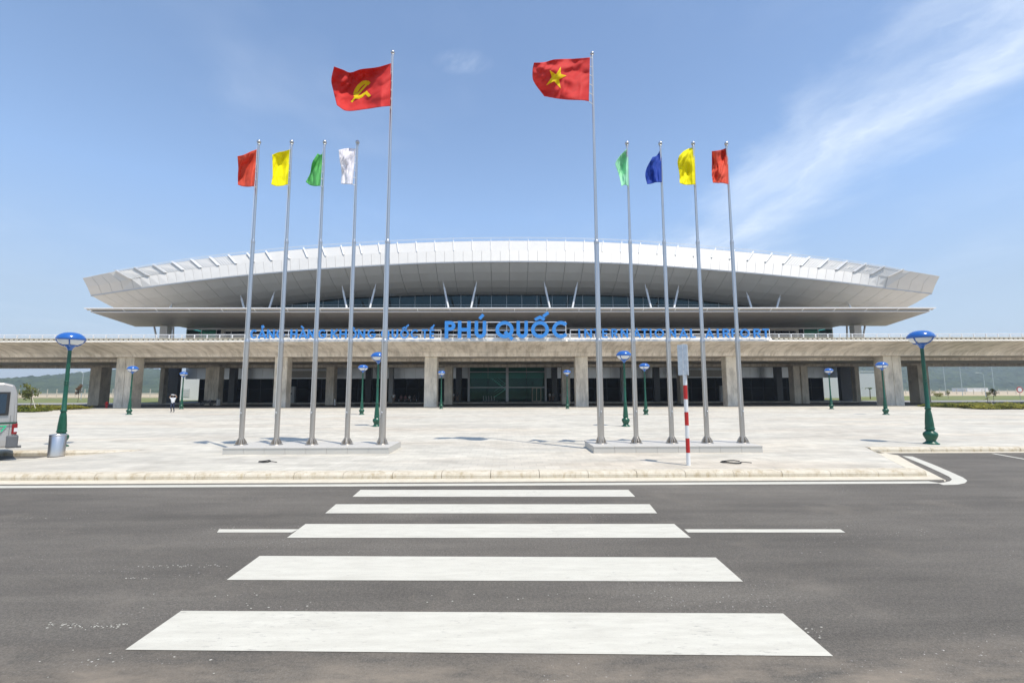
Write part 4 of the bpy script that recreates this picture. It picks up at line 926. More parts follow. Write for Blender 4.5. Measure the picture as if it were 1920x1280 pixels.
def flag(px, tall, m, label, org, sc, top, left, bot, seed, amp=.16, fold=1.0, ang=.5, emblem=None, diag=None):
    diag = (.95 if tall else .5) if diag is None else diag
    # outline points run from the hoist outwards; the cloth gets its own folds in depth
    X = atx(px, PY, PT)
    def w2(p): return (org[0]+p[0]/sc, org[1]+p[1]/sc)
    tp = [w2(p) for p in top]; lf = [w2(p) for p in left]; bb = [w2(p) for p in bot][::-1]
    nu, nv = 60, 46
    hz_ = [tp[0], ((tp[0][0]+bb[0][0])/2, (tp[0][1]+bb[0][1])/2), bb[0]]; fl = [tp[-1]]+lf[1:-1]+[bb[-1]]
    g = coons(tp, fl, bb, hz_, nu, nv)
    span = max(8, max(p.x for r_ in g for p in r_)-min(p.x for r_ in g for p in r_)); ht = bb[0][1]-tp[0][1]
    def f(x, y):
        c_ = (y-tp[0][1])/ht; hx = tp[0][0]+(bb[0][0]-tp[0][0])*c_; a_ = max(0, (hx-x)/span)
        th_ = math.atan2(c_+.04, a_+.08)                                  # folds fan out of the upper hoist corner
        rip = math.sin(6.2*fold*th_+2.2*a_+seed*1.7); rip = rip*(1-.35*abs(rip))
        dgn = math.sin(5.5*fold*(a_*math.cos(ang)+c_*math.sin(ang))+seed*2.1)
        small = math.sin(19*(c_+.25*a_)+seed*4+3*math.sin(4*a_+seed))*.16+noise.noise(Vector((a_*4, c_*4, seed)))*.5+noise.noise(Vector((a_*9, c_*9, seed)))*.22
        n1 = noise.noise(Vector((a_*2.6+c_*1.2, c_*2.2-a_, seed+11))); n2 = noise.noise(Vector((a_*6-c_*3, c_*4.5, seed+5)))
        small += .9*(.3-abs(n1))*2+.55*(.25-abs(n2))*2                # creases
        dg = -diag*math.sqrt((c_-a_*1.02-.02)**2+.0015)*min(1, a_*5+.25)
        dg += (.12 if tall else .26)*(1-c_)*min(1, a_*3)
        return dg+amp*min(1, a_*2.2)*(.75*rip+.6*dgn)+amp*.45*min(1, .2+a_*2)*small-.28*a_*(-1.6 if tall else 1)
    O3 = at(tp[0][0], tp[0][1], PY); O3 = Vector((X, PY, O3.z))
    def w3(x, y, e=0): return at(x, y, PY+f(x, y)+e)-O3
    t = tag(empty('flag', tuple(O3)), label, 'flag', 'flags on the row of flagpoles'); b = MB(); vs = [w3(p.x, p.y) for r_ in g for p in r_]; W = nu+1
    b.add(vs, [(j*W+i, j*W+i+1, (j+1)*W+i+1, (j+1)*W+i) for j in range(nv) for i in range(nu)], True); o = b.build('cloth', m, t)
    sd_ = o.modifiers.new('s', 'SOLIDIFY'); sd_.thickness = .006; sd_.offset = 0
    b = MB(); n = 5
    for k in range(n+1):
        v = k/n; q = w3(tp[0][0]+(bb[0][0]-tp[0][0])*v, tp[0][1]+(bb[0][1]-tp[0][1])*v); b.tube(q, (0, -.02, q.z), .012, n=5)
    b.build('tie', 'sign_white', t)
    if emblem:
        for poly, k in emblem:
            P = [w2(p) for p in poly]; bm = bmesh.new(); fc = bm.faces.new([bm.verts.new((p[0], p[1], 0)) for p in P]); fc.normal_update(); bmesh.ops.triangulate(bm, faces=[fc])
            for _ in range(7):
                bmesh.ops.subdivide_edges(bm, edges=[e for e in bm.edges if e.calc_length() > 1.6], cuts=1, use_grid_fill=False); bm.normal_update(); bmesh.ops.triangulate(bm, faces=bm.faces)
            for side in (-1, 1):
                bm2 = bm.copy()
                for v in bm2.verts: v.co = w3(v.co.x, v.co.y, side*(.016+.003*k))
                me = bpy.data.meshes.new('emblem'); bm2.to_mesh(me); bm2.free(); me.materials.append(MATS['emblem_yellow'])
                for p in me.polygons: p.use_smooth = True
                eo = bpy.data.objects.new('emblem', me); C.collection.objects.link(eo); eo.parent = t
            bm.free()
    return t
pl = []
Lp = [(452, 0, 'silver flagpole with the red flag, leftmost of the left row'), (518, 0, 'silver flagpole with the yellow flag in the left row'), (584.5, 0, 'silver flagpole with the dark green flag'),
      (650.5, 0, 'silver flagpole with the white flag'), (716.5, 1, 'tall silver flagpole with the hammer and sickle flag'), (1127, 1, 'tall silver flagpole with the yellow star flag'), (1193, 0, 'silver flagpole with the mint green flag'),
      (1260, 0, 'silver flagpole with the dark blue flag'), (1326, 0, 'silver flagpole with the yellow flag in the right row'), (1393, 0, 'silver flagpole with the red flag, rightmost of the right row')]
protoS = protoT = None
for px, tall, lab in Lp:
    if tall:
        if protoT is None: protoT = o = flagpole(px, 1)
        else: o = copy_tree(protoT)
    else:
        if protoS is None: protoS = o = flagpole(px, 0)
        else: o = copy_tree(protoS)
    o.location = (atx(px, PY, PT), PY, PT); tag(o, lab, 'flagpole', 'flagpoles on the two plinths')
OA, SA = (430, 260), 7.385
flag(452, 0, 'cloth_orange', 'red flag on the leftmost flagpole', OA, SA, [(385, 150), (300, 180), (200, 225), (115, 245)], [(115, 245), (125, 400), (120, 520), (120, 640)], [(120, 640), (180, 660), (260, 668), (345, 660)], 1.0, amp=.12)
flag(518, 0, 'cloth_yellow', 'bright yellow flag in the left row of poles', OA, SA, [(845, 150), (760, 175), (680, 190), (595, 225)], [(595, 225), (600, 400), (600, 520), (580, 635)], [(580, 635), (650, 658), (730, 655), (812, 635)], 2.2, amp=.12, ang=.9)
flag(584.5, 0, 'cloth_green', 'green flag hanging narrow in the left row', OA, SA, [(1298, 150), (1285, 215), (1255, 222), (1225, 205)], [(1225, 205), (1150, 330), (1120, 480), (1060, 600)], [(1060, 600), (1120, 645), (1190, 658), (1262, 655)], 3.1, amp=.16, fold=1.4)
flag(650.5, 0, 'cloth_white', 'white flag on the fourth pole from the left', OA, SA, [(1750, 145), (1680, 135), (1600, 140), (1515, 160)], [(1515, 160), (1530, 300), (1555, 450), (1545, 625)], [(1545, 625), (1600, 628), (1650, 632), (1708, 635)], 4.0, amp=.14, diag=.34)
OB, SB = (1130, 250), 7.385
flag(1193, 0, 'cloth_mint', 'pale mint green flag in the right row', OB, SB, [(350, 190), (300, 250), (240, 310), (190, 380)], [(190, 380), (175, 430), (220, 560), (262, 735)], [(262, 735), (300, 715), (330, 722), (358, 740)], 5.0, amp=.18)
flag(1260, 0, 'cloth_blue', 'dark blue flag in the right row', OB, SB, [(812, 180), (780, 260), (740, 315), (690, 330)], [(690, 330), (610, 480), (590, 580), (615, 705)], [(615, 705), (670, 700), (740, 680), (818, 680)], 6.3, amp=.16, fold=1.2)
flag(1326, 0, 'cloth_yellow', 'bright yellow flag in the right row of poles', OB, SB, [(1270, 195), (1200, 210), (1120, 250), (1060, 310)], [(1060, 310), (1035, 400), (1060, 560), (1065, 690)], [(1065, 690), (1130, 712), (1200, 715), (1283, 710)], 7.4, amp=.2, ang=1.2)
flag(1393, 0, 'cloth_orange', 'red flag on the rightmost flagpole', OB, SB, [(1728, 195), (1660, 225), (1590, 240), (1510, 250)], [(1510, 250), (1512, 400), (1510, 560), (1525, 685)], [(1525, 685), (1590, 690), (1660, 690), (1742, 708)], 8.8, amp=.22, fold=1.3)
# hammer and sickle outline pieces in the flag's own drawing, and the star
def thick(pts, w0, w1):
    P = [Vector(p) for p in pts]; n = len(P); l = []; r = []
    for i in range(n):
        d = (P[min(n-1, i+1)]-P[max(0, i-1)]).normalized(); k = i/(n-1); w_ = w0+(w1-w0)*k; nr = Vector((-d.y, d.x))*w_/2; l.append(tuple(P[i]+nr)); r.append(tuple(P[i]-nr))
    return l+r[::-1]
sick = [(805, 590), (740, 600), (675, 655), (625, 730), (605, 800), (625, 850), (665, 850), (720, 825), (775, 775)]
em = [(thick(sick[:5], 66, 70)[:], 0), (thick(sick[4:], 70, 40), 1), (thick([(805, 625), (735, 700), (650, 800), (540, 930)], 34, 30), 2), ([(760, 775), (800, 735), (875, 820), (830, 850)], 3), ([(770, 570), (835, 565), (865, 600), (830, 645), (775, 630)], 4)]
flag(716.5, 1, 'cloth_red', 'large red flag with a yellow hammer and sickle', (600, 90), 9.144, [(1225, 265), (980, 335), (700, 370), (520, 425), (400, 380), (240, 322)], [(240, 322), (195, 560), (235, 760), (290, 985)], [(290, 985), (450, 1080), (800, 1050), (1050, 1012), (1205, 1000)], 2.0, amp=.36, fold=.9, emblem=em)
star = [(760, 378), (764, 524), (878, 557), (726, 632), (763, 818), (628, 668), (468, 755), (582, 588), (542, 450), (668, 535)]
flag(1127, 1, 'cloth_red', 'large red flag with a yellow five pointed star', (980, 90), 10.667, [(1345, 195), (1000, 222), (640, 235), (430, 290), (225, 300)], [(225, 300), (197, 450), (215, 660), (430, 970)], [(430, 970), (700, 1018), (900, 1040), (1200, 1050), (1322, 1070)], 3.6, amp=.36, fold=.9, emblem=[(star, 0)])

# ------------------------------------------------------------------ plaza lamps
def lamp():
    t = empty('plaza_lamp')
    b = MB(); b.lathe([(.24, 0), (.24, .03), (.19, .06), (.15, .10), (.14, .14), (.17, .2), (.215, .30), (.22, .36), (.2, .41), (.14, .46), (.12, .5)], 24); b.build('base', 'lamp_green', t)
    b = MB(); b.lathe([(.12, .5), (.15, .53), (.15, .56), (.135, .6), (.13, .75), (.10, 1.1), (.075, 1.25)], 12, sm=False); b.build('pedestal', 'lamp_green', t)
    b = MB(); b.lathe([(.075, 1.25), (.098, 1.28), (.098, 1.31), (.07, 1.34), (.062, 2.3), (.056, 3.56)], 16); b.build('shaft', 'lamp_green', t)
    for z in (2.28, 2.36): b = MB(); b.lathe([(.06, -.02), (.085, -.01), (.085, .01), (.06, .02)], 16, (0, 0, z)); b.build('collar', 'lamp_green', t)
    b = MB(); b.lathe([(.058, 3.52), (.08, 3.58), (.13, 3.65), (.20, 3.71), (.19, 3.72), (.08, 3.72)], 24); b.build('cup', 'lamp_blue', t)
    b = MB(); b.lathe([(.10, 3.70), (.22, 3.735), (.33, 3.80), (.375, 3.88), (.385, 3.915)], 28); b.build('diffuser', 'lamp_diffuser', t)
    b = MB(); b.lathe([(.39, 3.90), (.415, 3.905), (.432, 3.935), (.422, 3.98), (.385, 4.05), (.31, 4.12), (.22, 4.17), (.1, 4.195), (.01, 4.2)], 32); b.build('lamp_hood', 'lamp_blue', t)
    for k in range(4):
        a_ = R(25+90*k); c_, s_ = math.cos(a_), math.sin(a_); b = MB(); b.path([Vector((r_*c_, r_*s_, z)) for r_, z in ((.17, 3.685), (.26, 3.735), (.35, 3.83), (.415, 3.92))], .022, 6); b.build('rib', 'lamp_blue', t)
    return t
LP = [(1746, 832, 'green lamp post with blue hood standing alone by the right hand parking bay'), (113, 837, 'green lamp post with blue hood rising behind the steel bin'),
      (706, 799, 'green lamp with blue hood close beside the tallest left flagpole'), (1173.5, 799, 'green lamp with blue hood between the star flag pole and the mint flag pole'),
      (678, 777, 'green lamp with blue hood just right of the white flag pole'), (1211, 777, 'green lamp with blue hood just right of the mint flag pole'),
      (827, 766, 'small far lamp left of the central glass entrance'), (1064, 766, 'small far lamp right of the central glass entrance'),
      (242, 777, 'green lamp in front of the left double pier'), (1661, 777, 'green lamp in front of the right double pier'),
      (340, 766.5, 'small far lamp beside the walking person'), (1559, 766.5, 'small far lamp between the right end piers, before the pale building')]
pr_ = lamp()
for i, (x, y, lab) in enumerate(LP):
    o = pr_ if i == 0 else copy_tree(pr_)
    p = gnd(x, y, PZ); o.location = (p.x, p.y, PZ); o.rotation_euler = (0, 0, random.uniform(0, 1.5)); tag(o, lab, 'lamp post', 'green plaza lamps with blue hoods')

# ------------------------------------------------------------------ striped sign post
p = gnd(1291, 872, PZ); sp_ = tag(empty('sign_post', (p.x, p.y, PZ)), 'red and white striped sign post seen from the side of its two plates', 'sign post')
zs = [at(1290, yy, p.y).z-PZ for yy in (872, 848, 821, 797, 772, 748, 722, 645)]
for k in range(7):
    b = MB(); b.tube((0, 0, zs[k]+(.002 if k else 0)), (0, 0, zs[k+1]-.002), .052, n=16); b.build('band', 'sign_red' if k % 2 else 'sign_white', sp_)
za, zb_ = at(1283, 703, p.y).z-PZ, at(1283, 646, p.y).z-PZ
for s, a_ in ((1, R(62)), (-1, R(118))):
    d = Vector((math.cos(a_), -math.sin(a_), 0)) if s > 0 else Vector((math.cos(a_), -math.sin(a_), 0))
for (x0, y0, x1, y1, lab) in ((-.13, .10, .03, -.12, 'left plate'), (.045, -.12, .17, .16, 'right plate')):
    d = Vector((x1-x0, y1-y0, 0)); n = Vector((-d.y, d.x, 0)).normalized()*.004; b = MB(); q = [Vector((x0, y0, za)), Vector((x1, y1, za)), Vector((x1, y1, zb_)), Vector((x0, y0, zb_))]
    b.hexa([v-n for v in q], [v+n for v in q])
    for e in (q[0], q[1]): b.tube((e.x, e.y, za), (e.x, e.y, zb_), .009, n=6)
    b.build('sign_plate', 'galvanised', sp_)
for z in (za+.15, zb_-.15): b = MB(); b.lathe([(.054, -.02), (.06, -.018), (.06, .018), (.054, .02)], 14, (0, 0, z)); b.build('clamp', 'galvanised', sp_)

# coils of wire
def coil(px, py, r, lab):
    p = gnd(px, py, PZ); t = tag(empty('wire_coil', (p.x, p.y, PZ)), lab, 'wire'); b = MB()
    for s, rr in ((0, r), (1, r*.92)):
        pts = [Vector((rr*math.cos(a_)*(1+.06*math.sin(3*a_+s)), rr*.95*math.sin(a_)*(1+.05*math.cos(2*a_)), .018+.012*s+.01*math.sin(2*a_))) for a_ in [R(10+20*k) for k in range(18)]]
        b.path(pts, .011, 6)
    b.path([pts[-1], pts[-1]+Vector((.12, -.03, 0)), pts[-1]+Vector((.26, -.08, -.01))], .011, 6); b.build('loop', 'rubber', t)
coil(1371, 867, .26, 'black wire coil lying on the paving before the right plinth'); coil(496, 866, .15, 'small black wire coil lying on the paving before the left plinth')

# steel bin
p = gnd(106, 850, .05); p.x *= 15.52/p.y; p.y = 15.52; t = tag(empty('litter_bin', (p.x, p.y, .02)), 'cylindrical stainless steel bin at the kerb on the left', 'litter bin')
b = MB(); b.lathe([(.215, .02), (.215, .70), (.21, .705)], 32); b.build('body', 'bin_steel', t)
b = MB(); b.lathe([(.22, .68), (.223, .69), (.223, .715), (.18, .725), (.11, .727), (.11, .70)], 32); b.build('rim', 'bin_steel', t)
b = MB(); b.lathe([(.205, 0), (.205, .02)], 24); b.build('foot', 'van_grey', t)

# ------------------------------------------------------------------ minibus (its rear end is in the picture)
RX = atx(31, 14.7, 1.0); _a = R(50)
t = tag(empty('minibus', (RX-(2.9*math.cos(_a)+1.0*math.sin(_a)), 14.7-(2.9*math.sin(_a)-1.0*math.cos(_a)), 0), _a), 'silver minibus with green stripe parked at the left edge', 'minibus')
L2 = 2.9
prof = [(-2.9, .5), (-2.88, .95), (-2.3, 1.25), (-1.9, 1.5), (-1.35, 2.25), (-1.0, 2.4), (2.55, 2.43), (2.78, 2.36), (2.86, 2.1), (2.9, 1.2), (2.9, .62), (2.82, .42), (-2.8, .42)]
b = MB(); nprof = len(prof); secs = [(-.98, 0, .0), (-.995, .0, .0)]
def ring(y, ins):
    return [(x*(1-ins*.01 if z > 1.3 else 1), y, z) for x, z in prof]
ys = [(-1, .0)]
vs = []
for s in (-1, 1):
    for (z_) in (0,):
        vs += [(x, s*(1.0-max(0, (z-1.1))*.11), z) for x, z in prof]
b.add(vs, [tuple(range(nprof)), tuple(range(2*nprof-1, nprof-1, -1))]+[(i, nprof+i, nprof+(i+1) % nprof, (i+1) % nprof) for i in range(nprof)])
b.build('body', 'van_body', t, bevel=.06)
def side(x0, x1, z0, z1, e=.012, s=-1):
    def yy(z): return s*(1.0-max(0, (z-1.1))*.11+e)
    return [(x0, yy(z0), z0), (x1, yy(z0), z0), (x1, yy(z1), z1), (x0, yy(z1), z1)]
for x0, x1 in ((1.35, 2.70), (-.1, 1.2), (-1.1, -.2)):
    b = MB(); b.slab(side(x0, x1, 1.42, 2.14, .004), (0, -.012, 0)); wf = b.build('window', 'rubber', t, bevel=.03)
    b = MB(); b.slab(side(x0+.07, x1-.07, 1.48, 2.08, .018), (0, -.004, 0)); b.build('pane', 'van_glass', wf)
b = MB(); b.box(-2.7, 2.88, -1.012, -1.003, 1.15, 1.205); b.box(2.902, 2.91, -.98, .98, 1.15, 1.205); b.build('stripe', 'van_green', t)
b = MB(); b.box(2.70, 2.97, -1.03, 1.03, .40, .80); b.build('rear_bumper', 'van_grey', t, bevel=.05)
b = MB(); b.tube((2.95, -.8, .42), (3.06, -.8, .42), .04, n=10); b.build('tow_eye', 'van_grey', t)
b = MB(); b.box(2.80, 2.925, -1.018, -.90, .82, 1.16); tl_ = b.build('tail_light', 'lens_red', t, bevel=.03)
b = MB(); b.box(2.85, 2.93, -1.022, -.95, .90, 1.02); b.build('reversing_lens', 'lens_white', tl_)
b = MB(); b.box(2.70, 2.925, .80, 1.018, .80, 1.13); b.build('tail_light', 'lens_red', t, bevel=.03)
b = MB(); b.box(2.745, 2.755, -1.006, -1.0005, .8, 1.42); b.box(-1.0, 2.6, -1.008, -1.0005, .86, .885); b.build('panel_seam', 'van_grey', t)
b = MB(); b.box(-.9, 2.45, -.80, .80, 2.42, 2.46); b.build('roof_skin', 'van_roof', t, bevel=.02)
b = MB(); ribbon(b, [(x+.29, z) for x, z in ((2.02, 1.05), (2.05, 1.09), (2.13, 1.09), (2.16, 1.05), (2.14, 1.0), (2.02, .93), (2.17, .93))], .03, -1.012, -1.0005); ribbon(b, [(x+.29, z) for x, z in ((2.23, 1.09), (2.38, 1.09), (2.29, .92))], .03, -1.012, -1.0005); b.build('number', 'digit_green', t)
for x in (-1.95, 1.4):
    for s in (-1, 1):
        b = MB(); b.tube((x, s*1.0, .34), (x, s*.76, .34), .34, n=24); wh = b.build('wheel', 'rubber', t, bevel=.03); b = MB(); b.tube((x, s*1.006, .34), (x, s*.9, .34), .2, n=16); b.build('rim', 'grey_steel', wh)
        b = MB(); b.tube((x, s*1.003, .40), (x, s*.98, .40), .42, n=24); b.build('wheel_arch', 'van_grey', t)

# ------------------------------------------------------------------ people
def person(px, py, pose, shirt, trousers, label, group=None, h=1.65, rz=0, base=None, Y=None):
    p = gnd(px, py, PZ) if Y is None else Vector((atx(px, Y, 1), Y, PZ)); s = h/1.7
    J = {'pelvis': (0, 0, .92), 'waist': (0, .01, 1.06), 'chest': (0, 0, 1.28), 'neck': (0, 0, 1.43), 'nk': (0, -.01, 1.49), 'head': (0, -.02, 1.60), 'top': (0, -.01, 1.68),
         'hl': (-.09, 0, .90), 'kl': (-.10, -.02, .50), 'al': (-.10, .02, .09), 'tl': (-.10, -.14, .03), 'hr': (.09, 0, .90), 'kr': (.10, -.02, .50), 'ar': (.10, .02, .09), 'tr': (.10, -.14, .03),
         'sl': (-.18, 0, 1.39), 'el': (-.25, .02, 1.12), 'wl': (-.25, -.08, .87), 'fl': (-.24, -.12, .78), 'sr': (.18, 0, 1.39), 'er': (.25, .02, 1.12), 'wr': (.25, -.08, .87), 'fr': (.24, -.12, .78)}
    J.update(pose); E = [('pelvis', 'waist'), ('waist', 'chest'), ('chest', 'neck'), ('neck', 'nk'), ('nk', 'head'), ('head', 'top'), ('pelvis', 'hl'), ('hl', 'kl'), ('kl', 'al'), ('al', 'tl'), ('pelvis', 'hr'), ('hr', 'kr'), ('kr', 'ar'), ('ar', 'tr'),
         ('chest', 'sl'), ('sl', 'el'), ('el', 'wl'), ('wl', 'fl'), ('chest', 'sr'), ('sr', 'er'), ('er', 'wr'), ('wr', 'fr')]
    rad = dict(pelvis=.135, waist=.12, chest=.14, neck=.065, nk=.055, head=.095, top=.07, hl=.09, hr=.09, kl=.06, kr=.06, al=.045, ar=.045, tl=.04, tr=.04, sl=.065, sr=.065, el=.045, er=.045, wl=.034, wr=.034, fl=.035, fr=.035)
    ks = list(J); me = bpy.data.meshes.new('b'); me.from_pydata([Vector(J[k])*s for k in ks], [(ks.index(a_), ks.index(c_)) for a_, c_ in E], [])
    ob = bpy.data.objects.new('b', me); C.collection.objects.link(ob); sk = ob.modifiers.new('skin', 'SKIN'); ob.modifiers.new('sub', 'SUBSURF').levels = 1
    for k, v in zip(ks, me.skin_vertices[0].data): r = rad[k]*s; v.radius = (r*(1.25 if k in ('chest', 'waist', 'pelvis') else 1), r); v.use_root = (k == 'pelvis')
    dg = bpy.context.evaluated_depsgraph_get(); nm = bpy.data.meshes.new_from_object(ob.evaluated_get(dg)); bpy.data.objects.remove(ob)
    for m in ('skin', shirt, trousers, 'rubber'): nm.materials.append(MATS[m])
    nm.update()
    armp = [Vector(J[k])*s for k in ('el', 'wl', 'fl', 'er', 'wr', 'fr')]; hips = Vector(J['pelvis'])*s; nk = Vector(J['neck'])*s; hd = Vector(J['head'])*s
    for f in nm.polygons:
        c = f.center; f.use_smooth = True
        legs = min((c-Vector(J[k])*s).length for k in ('hl', 'hr', 'kl', 'kr', 'al', 'ar', 'tl', 'tr'))
        ft = min((c-Vector(J[k])*s).length for k in ('tl', 'tr', 'al', 'ar')); arm = min((c-q).length for q in armp); body = min((c-Vector(J[k])*s).length for k in ('chest', 'waist', 'sl', 'sr'))
        hdist = (c-hd).length
        if ft < .10*s: f.material_index = 3
        elif hdist < .15*s and c.z > nk.z-.02: f.material_index = 3 if (c.y > hd.y-.01 or c.z > hd.z+.05*s) else 0
        elif arm < body-.02: f.material_index = 0
        elif legs < body-.02 or c.z < hips.z-.02: f.material_index = 2
        else: f.material_index = 1
    o = bpy.data.objects.new('person', nm); C.collection.objects.link(o); o.location = (p.x, p.y, PZ if base is None else base); o.rotation_euler = (0, 0, rz); tag(o, label, 'person', group); return o
mat('shirt_white', (.72, .72, .72), .8); mat('trouser_navy', (.02, .03, .07), .8); mat('shirt_pink', (.5, .25, .27), .8); mat('shirt_dark', (.05, .05, .06), .8); mat('shirt_grey', (.3, .32, .34), .8); mat('trouser_grey', (.09, .09, .1), .8)
walk = {'kl': (-.10, -.12, .52), 'al': (-.10, .05, .12), 'tl': (-.10, -.10, .05), 'kr': (.09, .02, .49), 'ar': (.09, .16, .10), 'tr': (.09, .03, .03)}
handsup = {**walk, 'el': (-.36, .0, 1.50), 'wl': (-.16, -.03, 1.70), 'fl': (-.08, -.03, 1.73), 'er': (.34, .0, 1.52), 'wr': (.16, -.03, 1.72), 'fr': (.08, -.03, 1.74)}
pp = person(323, 772.5, handsup, 'shirt_white', 'trouser_navy', 'person in white shirt and dark trousers walking with both hands on the head', h=1.62, rz=R(10))
b = MB(); b.hexa([(-.14, -.13, 1.66), (.17, -.13, 1.60), (.17, .12, 1.60), (-.14, .12, 1.66)], [(-.14, -.13, 1.70), (.17, -.13, 1.65), (.17, .12, 1.65), (-.14, .12, 1.70)])
o = b.build('held_cloth', 'shirt_white'); o.location = pp.location; tag(o, 'folded white cloth held over the walking person\'s head', 'cloth')
sit = {'pelvis': (0, 0, .5), 'waist': (0, .02, .64), 'chest': (0, 0, .86), 'neck': (0, -.02, 1.01), 'nk': (0, -.03, 1.07), 'head': (0, -.05, 1.18), 'top': (0, -.04, 1.26), 'hl': (-.1, -.02, .5), 'hr': (.1, -.02, .5), 'kl': (-.14, -.42, .5), 'kr': (.14, -.42, .5), 'al': (-.13, -.42, .09), 'ar': (.13, -.42, .09),
       'tl': (-.13, -.56, .03), 'tr': (.13, -.56, .03), 'sl': (-.18, -.01, .97), 'sr': (.18, -.01, .97), 'el': (-.24, -.06, .72), 'er': (.24, -.06, .72), 'wl': (-.16, -.3, .58), 'wr': (.16, -.3, .58), 'fl': (-.13, -.38, .57), 'fr': (.13, -.38, .57)}
GP = 'people waiting in the shade of the terminal front'
person(738, 0, {'chest': (0, -.1, 1.26), 'neck': (0, -.16, 1.38), 'nk': (0, -.2, 1.43), 'head': (0, -.24, 1.53), 'top': (0, -.25, 1.6), 'el': (-.28, -.2, 1.1), 'er': (.3, -.1, 1.2)}, 'shirt_white', 'trouser_navy', 'person in white top bending forward in the shade left of the pale pier', GP, base=.14, Y=72)
for px, Y, ps, sh, tr2, lab in ((752, 83.0, sit, 'shirt_pink', 'trouser_grey', 'seated person in pink nearest the bending person'), (760, 83.2, sit, 'shirt_pink', 'trouser_navy', 'seated person in pink in the middle of the waiting row'), (768, 83.1, sit, 'shirt_white', 'trouser_grey', 'seated person in white in the waiting row'),
                                (777, 83.2, sit, 'shirt_dark', 'trouser_grey', 'seated person in dark top at the right end of the waiting row'), (849.5, 80, {}, 'shirt_white', 'trouser_grey', 'standing person in white just left of the glass entrance'), (858, 79.5, walk, 'shirt_dark', 'trouser_navy', 'standing person in dark clothes left of the glass entrance'),
                                (1031, 80, {}, 'shirt_white', 'trouser_grey', 'standing person in pale shirt just right of the glass entrance'), (1037, 79.6, walk, 'shirt_grey', 'trouser_grey', 'person in grey shirt walking right of the glass entrance'), (1052, 80.5, {}, 'shirt_grey', 'trouser_navy', 'person in grey shirt standing near the pier right of the entrance')):
    o = person(px, 0, ps, sh, tr2, lab, GP, base=.142, Y=Y, rz=random.uniform(-.8, .8) if ps is not sit else random.uniform(-.3, .3))
X0, X1 = atx(747, 83.3, .5), atx(782, 83.3, .5); t = tag(empty('bench', ((X0+X1)/2, 83.3, .14)), 'long low bench under the seated waiting people', 'bench'); w2 = (X1-X0)/2
b = MB(); b.box(-w2, w2, -.2, .25, .38, .43); b.build('seat', 'grey_steel', t)
for k in range(4): x = -w2+.1+(2*w2-.2)*k/3; b = MB(); b.box(x-.03, x+.03, -.15, .2, 0, .379); b.build('leg', 'grey_steel', t)
# motorbikes
def motorbike():
    t = empty('motorbike')
    for x in (-.62, .62):
        b = MB(); n = 18
        pts = [Vector((x+.27*math.cos(2*math.pi*k/n), 0, .29+.27*math.sin(2*math.pi*k/n))) for k in range(n+1)]; b.path(pts, .035, 6)
        for k in range(6): a_ = math.pi*k/6; b.tube((x-.26*math.cos(a_), 0, .29-.26*math.sin(a_)), (x+.26*math.cos(a_), 0, .29+.26*math.sin(a_)), .008, n=4)
        b.build('wheel', 'rubber', t)
    b = MB(); b.prism([(-.45, .42), (-.1, .33), (.25, .36), (.42, .72), (.36, .8), (.1, .6), (-.2, .62), (-.75, .72), (-.78, .66)], -.10, .10); b.build('body', 'van_grey', t, bevel=.03)
    b = MB(); b.prism([(-.7, .72), (-.15, .64), (.1, .66), (.06, .75), (-.2, .78), (-.72, .8)], -.12, .12); b.build('seat', 'rubber', t, bevel=.03)
    b = MB(); b.tube((.62, 0, .29), (.38, 0, .98), .035, n=8); b.tube((.38, -.3, 1.02), (.38, .3, 1.02), .018, n=6); b.build('handlebar', 'grey_steel', t)
    b = MB(); b.ball((.46, 0, .92), .09, 10); b.build('headlight', 'lens_white', t); b = MB(); b.tube((-.9, .15, .32), (-.1, .15, .3), .04, n=8); b.build('exhaust', 'grey_steel', t); return t
mb_ = motorbike()
for i, (px, lab) in enumerate(((388, 'dark motorbike parked in the shade, left one of the pair'), (399, 'dark motorbike parked in the shade, right one of the pair'))):
    o = mb_ if i == 0 else copy_tree(mb_); o.location = (atx(px, 69.5, .5), 69.5+i*.5, .002); o.rotation_euler = (0, 0, R(60+25*i)); tag(o, lab, 'motorbike', 'motorbikes parked beside the left shaded piers')
# trolleys
def trolley():
    t = empty('luggage_trolley'); b = MB(); b.box(-.28, .28, -.4, .4, .18, .21); b.build('tray', 'stainless_bright', t)
    b = MB(); b.path([Vector(p) for p in ((-.26, .4, .2), (-.26, .45, 1.0), (.26, .45, 1.0), (.26, .4, .2))], .02, 6); b.path([Vector((-.26, .42, .6)), Vector((.26, .42, .6))], .015, 6); b.build('handle', 'stainless_bright', t)
    for x in (-.24, .24):
        for y in (-.34, .34): b = MB(); b.tube((x-.02, y, .07), (x+.02, y, .07), .07, n=10); b.build('wheel', 'rubber', t)
    return t
tr0 = trolley()
for i, px in enumerate((911, 916, 921, 926, 931)):
    o = tr0 if i == 0 else copy_tree(tr0); o.location = (atx(px, 81, .5), 81+.1*i, .142); o.rotation_euler = (0, 0, R(85)); tag(o, ['leftmost luggage trolley of the nested row', 'second luggage trolley from the left in the nested row', 'middle luggage trolley of the nested row', 'second luggage trolley from the right in the nested row', 'rightmost luggage trolley of the nested row'][i]+' at the glass entrance', 'trolley', 'luggage trolleys nested before the glass entrance')
